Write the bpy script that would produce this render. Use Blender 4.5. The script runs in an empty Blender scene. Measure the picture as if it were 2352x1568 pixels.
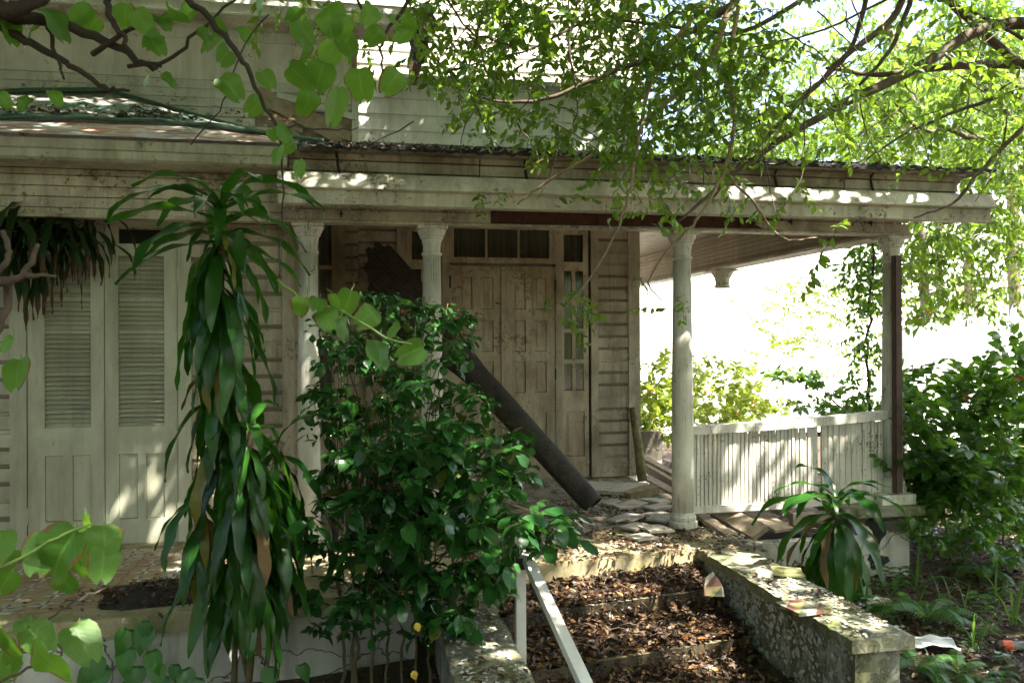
import bpy, math, random
import numpy as np
from mathutils import Vector, Matrix
random.seed(7); rng = np.random.default_rng(7)
R = math.radians
S = bpy.context.scene
COL = S.collection
# ---------------------------------------------------------------- camera
cd = bpy.data.cameras.new('camera'); cam = bpy.data.objects.new('camera', cd); COL.objects.link(cam)
YAW = R(10.9); FPX = 1900.0; CX, CY = 1176.0, 784.0; CAMZ = 1.5
cd.sensor_width = 36; cd.lens = 36 * FPX / 2352; cd.clip_end = 900; cd.clip_start = 0.05
cam.location = (0, 0, CAMZ)
cam.rotation_mode = 'XYZ'; cam.rotation_euler = (R(90), R(0.25), -YAW)
cd.dof.use_dof = True; cd.dof.focus_distance = 6.3; cd.dof.aperture_fstop = 6.3
S.camera = cam
# ---------------------------------------------------------------- world, sun, exposure
SUN_DIR = Vector((0.36, -0.36, 0.86)).normalized()
w = bpy.data.worlds.new('World'); S.world = w; w.use_nodes = True
nt = w.node_tree; nt.nodes.clear()
sky = nt.nodes.new('ShaderNodeTexSky'); sky.sky_type = 'NISHITA'; sky.sun_disc = False
sky.sun_elevation = math.asin(SUN_DIR.z); sky.sun_rotation = math.atan2(SUN_DIR.x, SUN_DIR.y)
sky.dust_density = 5.0; sky.air_density = 0.8
bg = nt.nodes.new('ShaderNodeBackground'); bg.inputs['Strength'].default_value = 0.15
wo = nt.nodes.new('ShaderNodeOutputWorld')
nt.links.new(sky.outputs[0], bg.inputs[0]); nt.links.new(bg.outputs[0], wo.inputs[0])
sl = bpy.data.lights.new('sun', 'SUN'); sl.energy = 5.0; sl.angle = R(0.53); sl.color = (1, 0.94, 0.82)
so = bpy.data.objects.new('sun', sl); COL.objects.link(so)
so.rotation_euler = SUN_DIR.to_track_quat('Z', 'Y').to_euler()
S.view_settings.view_transform = 'Standard'; S.view_settings.look = 'None'
S.view_settings.exposure = 2.65; S.view_settings.gamma = 1; S.view_settings.use_curve_mapping = False
# ---------------------------------------------------------------- positions read off the photograph
FV = Vector((math.sin(YAW), math.cos(YAW), 0)); RV = Vector((math.cos(YAW), -math.sin(YAW), 0)); UV = Vector((0, 0, 1))
O0 = Vector((0, 0, CAMZ))
def ray(px, py): return FV + RV * ((px - CX) / FPX) + UV * ((CY - py) / FPX)
def P(px, py, Z): return O0 + ray(px, py) * Z
def Y(px, py, y): return O0 + ray(px, py) * (y / ray(px, py).y)
def G(px, py, z): d = ray(px, py); return O0 + d * ((z - CAMZ) / d.z)
def xa(px, y): return Y(px, 784, y).x
def za(px, py, y): return Y(px, py, y).z
# ---------------------------------------------------------------- materials
MATS = {}
class NT:
    def __init__(s, name):
        s.m = bpy.data.materials.new(name); s.m.use_nodes = True; s.t = s.m.node_tree; s.t.nodes.clear()
        s.out = s.n('OutputMaterial')
        MATS[name] = s.m
    def n(s, typ, **kw):
        x = s.t.nodes.new('ShaderNode' + typ)
        for k, v in kw.items():
            if isinstance(v, bpy.types.NodeSocket): s.t.links.new(v, x.inputs[k.replace('__', ' ')])
            elif hasattr(x, k) and not k[0].isupper(): setattr(x, k, v)
            else: x.inputs[k.replace('__', ' ')].default_value = v
        return x
    def l(s, a, b): s.t.links.new(a, b)
    def pos(s, scale=(1, 1, 1), rot=(0, 0, 0)):
        g = s.n('NewGeometry'); m = s.n('Mapping'); s.l(g.outputs['Position'], m.inputs[0])
        m.inputs['Scale'].default_value = scale; m.inputs['Rotation'].default_value = rot; return m.outputs[0]
    def noise(s, vec, sc, det=5, rough=.6, dist=0):
        x = s.n('TexNoise'); s.l(vec, x.inputs['Vector']); x.inputs['Scale'].default_value = sc
        x.inputs['Detail'].default_value = det; x.inputs['Roughness'].default_value = rough; x.inputs['Distortion'].default_value = dist
        return x.outputs['Fac']
    def ramp(s, f, a, b, c0=(0, 0, 0, 1), c1=(1, 1, 1, 1)):
        x = s.n('ValToRGB'); s.l(f, x.inputs[0]); e = x.color_ramp.elements
        e[0].position = a; e[1].position = b; e[0].color = c0; e[1].color = c1; return x.outputs[0]
    def mix(s, f, a, b, mode='MIX'):
        x = s.n('Mix', data_type='RGBA', blend_type=mode)
        for i, v in ((0, f), (6, a), (7, b)):
            if isinstance(v, bpy.types.NodeSocket): s.l(v, x.inputs[i])
            elif i == 0: x.inputs[0].default_value = v
            else: x.inputs[i].default_value = (*v, 1) if len(v) == 3 else v
        return x.outputs[2]
    def math(s, op, a, b=0.0):
        x = s.n('Math', operation=op)
        for i, v in ((0, a), (1, b)):
            if isinstance(v, bpy.types.NodeSocket): s.l(v, x.inputs[i])
            else: x.inputs[i].default_value = v
        return x.outputs[0]
    def bump(s, h, strength=.4, dist=.004, normal=None):
        x = s.n('Bump'); s.l(h, x.inputs['Height']); x.inputs['Strength'].default_value = strength; x.inputs['Distance'].default_value = dist
        if normal is not None: s.l(normal, x.inputs['Normal'])
        return x.outputs[0]
    def princ(s, col, rough=.7, normal=None, **kw):
        p = s.n('BsdfPrincipled')
        for k, v in (('Base Color', col), ('Roughness', rough)):
            if isinstance(v, bpy.types.NodeSocket): s.l(v, p.inputs[k])
            else: p.inputs[k].default_value = (*v, 1) if k == 'Base Color' else v
        if normal is not None: s.l(normal, p.inputs['Normal'])
        for k, v in kw.items(): p.inputs[k.replace('__', ' ')].default_value = v
        s.l(p.outputs[0], s.out.inputs[0]); return p
    def rnd(s): return s.n('ObjectInfo').outputs['Random']

def paint(name, base, dirt=(.16, .13, .09), d=.5, peel=.3, wood=(.22, .18, .14), streak=1.0, rough=.62, pscale=22, crack=0):
    t = NT(name)
    n1 = t.noise(t.pos((2.2, 2.2, 1.0)), 1.6, 7, .65, .4)
    n2 = t.noise(t.pos((14, 14, 1.2)), 1.0, 6, .7, .2)
    n3 = t.noise(t.pos(), pscale, 8, .75, .3)
    n4 = t.noise(t.pos(), 110, 4, .7)
    n5 = t.noise(t.pos(), 2.4, 5, .6)
    c = t.mix(t.rnd(), tuple(v * .88 for v in base), tuple(min(1, v * 1.06) for v in base))
    dm = t.math('MULTIPLY', t.ramp(n1, .36, .72), d)
    c = t.mix(dm, c, dirt)
    c = t.mix(t.math('MULTIPLY', t.ramp(n2, .5, .8), d * .8 * streak), c, tuple(v * .7 for v in dirt))
    c = t.mix(t.math('MULTIPLY', t.ramp(n4, .55, .75), .25 * d + .08), c, tuple(v * .6 for v in dirt))
    comb = t.math('ADD', t.math('MULTIPLY', n3, .6), t.math('MULTIPLY', n5, .4))
    th = .64 - peel * .18
    pm = t.ramp(comb, th, th + .025)
    wcol = t.mix(t.noise(t.pos((3, 3, 60)), 1.5, 4), tuple(v * .6 for v in wood), wood)
    c = t.mix(pm, c, wcol)
    if crack:
        nc = t.noise(t.pos((38, 38, .9)), 1.0, 3, .5, .6); ck = t.ramp(t.math('ABSOLUTE', t.math('SUBTRACT', nc, .5)), .0, .012*crack, (1, 1, 1, 1), (0, 0, 0, 1)); ck = t.math('MULTIPLY', ck, t.ramp(n5, .45, .52)); c = t.mix(ck, c, (.05, .04, .03)); pm = t.math('MAXIMUM', pm, ck)
    b = t.bump(pm, .5, -.003); b = t.bump(n4, .25, .002, b); b = t.bump(n2, .2, .003, b)
    t.princ(c, rough, b)
    return t.m

def plain(name, col, rough=.6, var=.3, sc=14, bump=.3, **kw):
    t = NT(name)
    n = t.noise(t.pos(), sc, 7, .7); n2 = t.noise(t.pos(), sc * 7, 4, .7)
    c = t.mix(t.ramp(n, .3, .7), tuple(v * (1 - var) for v in col), tuple(min(1, v * (1 + var)) for v in col))
    t.princ(c, rough, t.bump(n2, bump, .003), **kw); return t.m

def leafmat(name, c0, c1, trans, tw=.4, rough=.35, spec=.5, tip=None, vein=0.0, brown=0.0, tipat=.9, odd=None, oddat=.96):
    """front colours c0..c1 chosen per leaf; trans is what the light passing through it looks like"""
    t = NT(name)
    isl = t.n('NewGeometry').outputs['Random Per Island']
    r = t.math('FRACT', t.math('ADD', isl, t.rnd()))
    c = t.mix(r, c0, c1)
    tc = t.mix(r, tuple(v * .8 for v in trans), tuple(min(1, v * 1.15) for v in trans))
    if odd: om = t.ramp(r, oddat, oddat+.004); c = t.mix(om, c, odd); tc = t.mix(om, tc, odd)
    uv = t.n('UVMap').outputs[0]; sep = t.n('SeparateXYZ'); t.l(uv, sep.inputs[0])
    u, v = sep.outputs[0], sep.outputs[1]
    nn = t.noise(t.pos(), 40, 4)
    c = t.mix(t.math('MULTIPLY', t.ramp(nn, .35, .7), .35), c, tuple(x * .55 for x in c0))
    nrm = None
    if vein:
        au = t.math('ABSOLUTE', t.math('SUBTRACT', u, .5))
        mid = t.ramp(au, .0, .045, (1, 1, 1, 1), (0, 0, 0, 1))
        wv = t.math('ABSOLUTE', t.math('SUBTRACT', t.math('FRACT', t.math('ADD', t.math('MULTIPLY', v, 7), t.math('MULTIPLY', au, -5))), .5))
        sv = t.ramp(wv, .0, .09, (1, 1, 1, 1), (0, 0, 0, 1))
        vm = t.math('MULTIPLY', t.math('MAXIMUM', mid, t.math('MULTIPLY', sv, .6)), vein)
        c = t.mix(vm, c, tuple(min(1, x * 2.0 + .02) for x in c1)); nrm = t.bump(vm, .4, .002)
    nb = t.noise(t.pos(), 9, 4); edge = t.math('ABSOLUTE', t.math('SUBTRACT', u, .5))
    if tip:
        tm = t.ramp(t.math('ADD', t.math('ADD', v, t.math('MULTIPLY', nb, .16)), t.math('MULTIPLY', edge, .1)), tipat + .06, tipat + .13)
        c = t.mix(tm, c, tip); tc = t.mix(tm, tc, tuple(x * .6 for x in tip))
    if brown:
        bm = t.ramp(t.math('ADD', t.math('MULTIPLY', edge, 1.1), t.math('MULTIPLY', nb, .8)), 1.0 - brown * .12, 1.03 - brown * .12)
        c = t.mix(bm, c, (.2, .09, .03)); tc = t.mix(bm, tc, (.2, .08, .02))
    p = t.princ(c, rough, nrm); p.inputs['Specular IOR Level'].default_value = spec
    tr = t.n('BsdfTranslucent'); t.l(tc, tr.inputs[0])
    mx = t.n('MixShader'); mx.inputs[0].default_value = tw
    t.l(p.outputs[0], mx.inputs[1]); t.l(tr.outputs[0], mx.inputs[2]); t.l(mx.outputs[0], t.out.inputs[0])
    return t.m

M = {}
M['cream'] = paint('cream_paint', (.64, .63, .50), (.17, .15, .09), .8, .32, (.28, .24, .17))
M['frieze'] = paint('frieze_paint', (.64, .59, .45), (.15, .11, .065), 1.0, .46, (.20, .15, .10), pscale=26)
M['greywall'] = paint('upper_wall_paint', (.66, .69, .64), (.19, .18, .14), .55, .3, (.24, .22, .19))
M['inner'] = paint('inner_wall_paint', (.60, .535, .41), (.20, .155, .10), 1.0, .44, (.30, .23, .15), pscale=24)
M['band'] = paint('siding_cove_band', (.25, .205, .145), (.13, .10, .07), .6, .42, (.48, .41, .29), pscale=10)  # darker brown tone for the recessed strip of each siding board
M['door'] = paint('door_paint', (.64, .56, .41), (.24, .165, .095), .95, .5, (.34, .25, .155), pscale=24)
M['ldoor'] = paint('louvre_door_paint', (.56, .57, .44), (.22, .20, .12), .6, .15, (.40, .36, .26))
M['white'] = paint('white_trim_paint', (.74, .72, .61), (.18, .15, .085), .75, .50, (.24, .20, .14), pscale=32)
M['column'] = paint('column_paint', (.74, .73, .64), (.22, .19, .12), .6, .34, (.34, .30, .22), pscale=20, crack=1.4)
M['baluster'] = paint('baluster_paint', (.72, .70, .62), (.24, .20, .14), .4, .45, pscale=40, crack=1)
M['railp'] = paint('chipped_railing_paint', (.74, .74, .70), (.25, .20, .13), .3, .18, (.14, .08, .05), pscale=60, rough=.4)
M['plaster'] = paint('plaster_wall', (.60, .60, .52), (.20, .18, .13), .5, .3, (.30, .28, .24), pscale=9)
M['ceil'] = paint('ceiling_paint', (.44, .39, .26), (.24, .18, .12), .6, .25)
M['wood'] = plain('bare_grey_wood', (.34, .28, .21), .8, .4, 9)
M['redwood'] = plain('dark_red_wood', (.10, .04, .025), .8, .5, 12)
M['post'] = plain('brown_post', (.07, .035, .028), .55, .4, 10)
M['greenlip'] = plain('green_roofing', (.045, .10, .075), .6, .5, 10)
M['tar'] = plain('rotten_roof_edge', (.022, .022, .022), .9, .6, 25, .8)
M['metalp'] = plain('white_railing_paint', (.70, .70, .66), .35, .06, 5, .1)
M['dark'] = plain('dark_interior_and_gap_shade', (.012, .012, .010), .9)  # behind openings, and as painted shadow in door panel gaps
M['iron'] = plain('rusty_iron', (.03, .025, .022), .7)
M['soil'] = plain('soil', (.022, .014, .010), .95, .5, 6, .9)
M['bark'] = plain('branch_bark', (.09, .065, .045), .85, .4, 30, .6)
M['nearbark'] = plain('near_branch_bark', (.045, .032, .022), .85, .4, 40, .6)
M['bark2'] = plain('pale_twig_bark', (.22, .16, .10), .8, .3, 30, .5)
M['stem'] = plain('plant_stem', (.12, .10, .05), .7, .4, 20, .5)
M['greenstem'] = plain('green_stem', (.14, .22, .05), .5, .2, 20, .2)
M['flower'] = plain('red_flower', (.75, .12, .05), .5, .2)
M['paper'] = plain('white_paper', (.72, .73, .75), .5, .06)
M['farwhite'] = plain('white_render', (.80, .80, .76), .8, .04, 2, .1)
M['road'] = plain('pale_road', (.42, .40, .36), .9, .1, 2, .2)
M['plank'] = plain('weathered_plank', (.30, .24, .17), .85, .45, 14, .7)
def m_roof():
    t = NT('weathered_roofing')
    n = t.noise(t.pos((1, 1, 1)), 3, 7, .7, .6); n2 = t.noise(t.pos((1, 6, 1)), 9, 6, .7); n3 = t.noise(t.pos(), 1.3, 4)
    c = t.mix(t.ramp(n, .35, .65), (.12, .12, .10), (.34, .34, .29))
    c = t.mix(t.ramp(n2, .45, .7), c, (.10, .09, .08)); c = t.mix(t.ramp(n3, .50, .60), c, (.05, .10, .07))
    t.princ(c, .75, t.bump(n2, .6, .01)); return t.m
def m_rust():
    t = NT('rusty_metal_flashing')
    n = t.noise(t.pos((1, 4, 4)), 4, 7, .7, .6); n2 = t.noise(t.pos(), 30, 5, .7); n3 = t.noise(t.pos((1, 2, 2)), 2, 4)
    c = t.mix(t.ramp(n2, .35, .7), (.34, .37, .34), (.52, .54, .50)); c = t.mix(t.ramp(n, .45, .56), c, (.30, .10, .035))
    c = t.mix(t.ramp(n3, .56, .66), c, (.12, .10, .08))
    t.princ(c, .55, t.bump(n, .3, .004)); return t.m
def m_cap():
    t = NT('mossy_flaking_concrete')
    n = t.noise(t.pos(), 3.2, 7, .68, .5); n2 = t.noise(t.pos(), 17, 8, .75, .8); n3 = t.noise(t.pos(), 70, 5, .7); n4 = t.noise(t.pos((1, 1, .35)), 5, 5, .6, .3)
    c = t.mix(t.ramp(n3, .3, .7), (.20, .19, .14), (.42, .40, .31))
    c = t.mix(t.ramp(t.math('ADD', t.math('MULTIPLY', n2, .55), t.math('MULTIPLY', n, .45)), .54, .56), c, (.55, .54, .47))
    c = t.mix(t.math('MULTIPLY', t.ramp(n, .40, .60), .85), c, (.13, .15, .03))
    c = t.mix(t.ramp(n4, .54, .68), c, (.055, .05, .03))
    b = t.bump(t.ramp(n2, .48, .53), .8, .006); b = t.bump(n3, .4, .004, b)
    t.princ(c, .8, b); return t.m
def m_capwall():
    t = NT('stained_peeling_plaster')
    n = t.noise(t.pos(), 2.6, 7, .68, .5); n2 = t.noise(t.pos(), 13, 8, .75, .6); n3 = t.noise(t.pos(), 70, 5, .7); n4 = t.noise(t.pos((3, 3, .4)), 3, 5, .65, .3)
    c = t.mix(t.ramp(n3, .3, .7), (.34, .33, .28), (.50, .49, .43))
    c = t.mix(t.math('MULTIPLY', t.ramp(n4, .44, .64), .8), c, (.15, .13, .05)); c = t.mix(t.ramp(n2, .57, .60), c, (.17, .155, .11))
    c = t.mix(t.math('MULTIPLY', t.ramp(n, .50, .64), .75), c, (.13, .15, .04))
    b = t.bump(t.ramp(n2, .5, .56), .9, -.008); t.princ(c, .85, t.bump(n3, .4, .004, b)); return t.m
def m_plaster():
    t = NT('cracked_white_plaster'); v = t.n('TexVoronoi', feature='DISTANCE_TO_EDGE'); wp = t.n('VectorMath', operation='ADD'); nz = t.n('TexNoise'); nz.inputs['Scale'].default_value = 3; nz.inputs['Detail'].default_value = 5
    t.l(t.pos((1, 1, 1.6)), wp.inputs[0]); sc = t.n('VectorMath', operation='SCALE'); t.l(nz.outputs['Color'], sc.inputs[0]); sc.inputs['Scale'].default_value = .55; t.l(sc.outputs[0], wp.inputs[1]); t.l(t.pos(), nz.inputs['Vector'])
    t.l(wp.outputs[0], v.inputs['Vector']); v.inputs['Scale'].default_value = 1.7
    n = t.noise(t.pos(), 3, 7, .68, .5); n3 = t.noise(t.pos(), 50, 5, .7); n4 = t.noise(t.pos((5, 5, .5)), 1.5, 5, .65, .3)
    c = t.mix(t.ramp(n, .35, .7), (.60, .60, .53), (.40, .39, .32)); c = t.mix(t.math('MULTIPLY', t.ramp(n4, .5, .75), .7), c, (.16, .14, .09))
    g = t.n('SeparateXYZ'); t.l(t.pos(), g.inputs[0]); up = t.ramp(t.math('ADD', g.outputs[2], t.math('MULTIPLY', n, .22)), -.10, .02)
    c = t.mix(up, c, (.11, .10, .07)); cr = t.ramp(v.outputs['Distance'], .0, .012, (1, 1, 1, 1), (0, 0, 0, 1)); c = t.mix(cr, c, (.03, .028, .022))
    t.princ(c, .8, t.bump(n3, .35, .004, t.bump(cr, .8, -.01))); return t.m
def m_concrete():
    t = NT('stained_step_concrete')
    n = t.noise(t.pos(), 3, 7, .68, .5); n3 = t.noise(t.pos(), 60, 5, .7); n4 = t.noise(t.pos((1, 1, .3)), 6, 5, .6)
    c = t.mix(t.ramp(n3, .3, .7), (.28, .23, .13), (.44, .37, .23))
    c = t.mix(t.math('MULTIPLY', t.ramp(n, .48, .62), .7), c, (.15, .16, .04)); c = t.mix(t.math('MULTIPLY', t.ramp(n4, .5, .7), .6), c, (.10, .08, .05))
    t.princ(c, .75, t.bump(n3, .4, .004)); return t.m
def m_wet():
    t = NT('wet_dark_riser')
    n = t.noise(t.pos((1, 1, .6)), 5, 7, .68, .5); n3 = t.noise(t.pos(), 90, 5, .7)
    c = t.mix(t.ramp(n, .42, .72), (.012, .010, .008), (.14, .11, .06))
    t.princ(c, t.ramp(n3, .3, .7, (.12, .12, .12, 1), (.6, .6, .6, 1)), t.bump(n3, .9, .006)); return t.m
def m_nose():
    t = NT('damp_step_edge'); n = t.noise(t.pos(), 4.5, 7, .7, .7); n3 = t.noise(t.pos(), 80, 5, .7)
    c = t.mix(t.ramp(n3, .3, .7), (.26, .21, .12), (.40, .34, .21)); c = t.mix(t.ramp(n, .40, .52), c, (.014, .011, .008))
    t.princ(c, t.ramp(n, .40, .52, (.7, .7, .7, 1), (.25, .25, .25, 1)), t.bump(n3, .7, .006)); return t.m
def m_tile():
    """Square cement tile, flat print: a four-point star of triangles; one quarter turn of colours per tile from the tile's own coordinates."""
    t = NT('patterned_cement_tile')
    tc = t.n('TexCoord'); sep = t.n('SeparateXYZ'); t.l(tc.outputs['Object'], sep.inputs[0])
    x = t.math('MULTIPLY', sep.outputs[0], 10.0); y = t.math('MULTIPLY', sep.outputs[1], 10.0)
    ax, ay = t.math('ABSOLUTE', x), t.math('ABSOLUTE', y)
    star = t.math('LESS_THAN', t.math('ADD', t.math('MULTIPLY', t.math('MINIMUM', ax, ay), 2.2), t.math('MAXIMUM', ax, ay)), .98)
    half = t.math('GREATER_THAN', t.math('MULTIPLY', t.math('MULTIPLY', x, y), t.math('SUBTRACT', ax, ay)), 0)
    diag = t.math('GREATER_THAN', t.math('ADD', ax, ay), 1.0)
    r = t.rnd()
    field = t.mix(t.ramp(r, .55, .57), (.33, .25, .12), (.42, .40, .32)); field = t.mix(t.ramp(r, .82, .83), field, (.22, .09, .07))
    star_c = t.mix(half, (.13, .12, .11), (.58, .56, .46))
    c = t.mix(star, field, star_c)
    cor = t.math('LESS_THAN', t.math('ADD', t.math('SUBTRACT', 1, ax), t.math('SUBTRACT', 1, ay)), .42)
    c = t.mix(cor, c, (.24, .10, .075)); c = t.mix(t.math('MULTIPLY', diag, .25), c, (.42, .32, .16))
    n = t.noise(t.pos(), 2.2, 6, .65); n2 = t.noise(t.pos(), 40, 5, .7)
    c = t.mix(t.math('MULTIPLY', t.ramp(n, .42, .70), .8), c, (.24, .18, .12)); c = t.mix(t.math('MULTIPLY', t.ramp(n2, .5, .7), .5), c, (.12, .09, .06))
    t.princ(c, .6, t.bump(n2, .2, .002)); return t.m
def m_ptile():
    t = NT('dusty_pale_tile')
    n = t.noise(t.pos(), 3, 7, .7, .6); n2 = t.noise(t.pos(), 45, 6, .75)
    c = t.mix(t.rnd(), (.32, .29, .23), (.48, .44, .37)); c = t.mix(t.ramp(n, .40, .62), c, (.15, .12, .08)); c = t.mix(t.math('MULTIPLY', t.ramp(n2, .5, .66), .7), c, (.12, .09, .06))
    t.princ(c, .75, t.bump(n2, .4, .003)); return t.m
def m_log():
    t = NT('dark_ribbed_sheet')
    n = t.noise(t.pos((1, 1, 1)), 14, 7, .75, .4); n2 = t.noise(t.pos(), 55, 5, .7)
    c = t.mix(t.ramp(n, .35, .7), (.018, .015, .013), (.075, .062, .05)); c = t.mix(t.ramp(n2, .6, .75), c, (.10, .06, .03))
    t.princ(c, .8, t.bump(n2, .7, .006)); return t.m
def m_curtain():
    t = NT('grey_curtain'); n = t.noise(t.pos((60, 60, .8)), 1, 4)
    t.princ(t.mix(t.ramp(n, .3, .7), (.22, .22, .18), (.5, .5, .44)), .9); return t.m
def m_glass():
    t = NT('window_glass'); g = t.n('BsdfGlossy'); g.inputs['Roughness'].default_value = .08; tr = t.n('BsdfTransparent'); tr.inputs[0].default_value = (.72, .74, .70, 1)
    fr = t.n('Fresnel'); fr.inputs[0].default_value = 1.5; mx = t.n('MixShader')
    t.l(t.math('ADD', fr.outputs[0], .03), mx.inputs[0]); t.l(tr.outputs[0], mx.inputs[1]); t.l(g.outputs[0], mx.inputs[2]); t.l(mx.outputs[0], t.out.inputs[0]); return t.m
def m_ground():
    t = NT('leafy_soil'); n = t.noise(t.pos(), 30, 8, .75, .5); n2 = t.noise(t.pos(), 4, 5)
    c = t.mix(t.ramp(n, .35, .7), (.02, .014, .009), (.12, .075, .04)); c = t.mix(t.ramp(n2, .5, .7), c, (.05, .045, .02))
    t.princ(c, .9, t.bump(n, 1.0, .02)); return t.m
def m_litter():
    t = NT('dead_leaf'); isl = t.n('NewGeometry').outputs['Random Per Island']
    x = t.n('ValToRGB'); t.l(isl, x.inputs[0]); cr = x.color_ramp
    cols = [(.012, .007, .004), (.035, .018, .009), (.07, .032, .014), (.11, .058, .026), (.020, .013, .009), (.05, .020, .010), (.18, .125, .07), (.24, .10, .018)]
    cr.elements[0].color = (*cols[0], 1); cr.elements[1].color = (*cols[-1], 1)
    for i, c in enumerate(cols[1:-1]): e = cr.elements.new((i + 1) / 7); e.color = (*c, 1)
    p = t.princ(x.outputs[0], .5, t.bump(t.noise(t.pos(), 120, 3), .4, .002)); return t.m
M['roof'] = m_roof(); M['rust'] = m_rust(); M['cap'] = m_cap(); M['conc'] = m_concrete(); M['wet'] = m_wet(); M['nose'] = m_nose(); M['tile'] = m_tile(); M['ptile'] = m_ptile()
M['log'] = m_log(); M['capwall'] = m_capwall(); M['plaster'] = m_plaster(); M['curtain'] = m_curtain(); M['glass'] = m_glass(); M['ground'] = m_ground(); M['litter'] = m_litter()
L = {}
L['tree'] = leafmat('tree_leaf', (.02, .068, .012), (.065, .15, .02), (.26, .42, .025), .42, .30, .5)
L['back'] = leafmat('backlit_tree_leaf', (.04, .09, .012), (.10, .17, .02), (.21, .34, .03), .45, .4, .4)
L['over'] = leafmat('overhead_tree_leaf', (.03, .09, .015), (.06, .14, .02), (.22, .40, .03), .4, .35, .5)
L['strap'] = leafmat('strap_leaf', (.010, .050, .008), (.035, .125, .014), (.09, .30, .015), .24, .28, .42, tip=(.24, .20, .05), vein=.2, tipat=.975, odd=(.20, .19, .03), oddat=.965)
L['dry'] = leafmat('dry_strap_leaf', (.20, .13, .06), (.34, .24, .13), (.3, .2, .1), .3, .7, .3)
L['bush'] = leafmat('bush_leaf', (.012, .058, .014), (.04, .13, .025), (.08, .26, .025), .2, .22, .5, vein=.18, tip=(.25, .2, .04), tipat=1.0, odd=(.10, .12, .02), oddat=.97)
L['big'] = leafmat('bilobed_leaf', (.045, .13, .02), (.10, .22, .03), (.24, .48, .035), .4, .42, .4, vein=.5, brown=.42)
L['ixora'] = leafmat('flowering_shrub_leaf', (.02, .075, .015), (.06, .16, .025), (.2, .42, .03), .35, .3, .5)
L['yellow'] = leafmat('sunlit_shrub_leaf', (.12, .20, .02), (.26, .30, .04), (.4, .5, .05), .4, .45, .4)
L['fern'] = leafmat('fern_leaf', (.04, .12, .03), (.08, .20, .04), (.22, .42, .05), .35, .4, .4)
L['pothos'] = leafmat('heart_leaf', (.03, .13, .025), (.06, .2, .03), (.2, .4, .03), .3, .28, .5, vein=.25)

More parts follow.
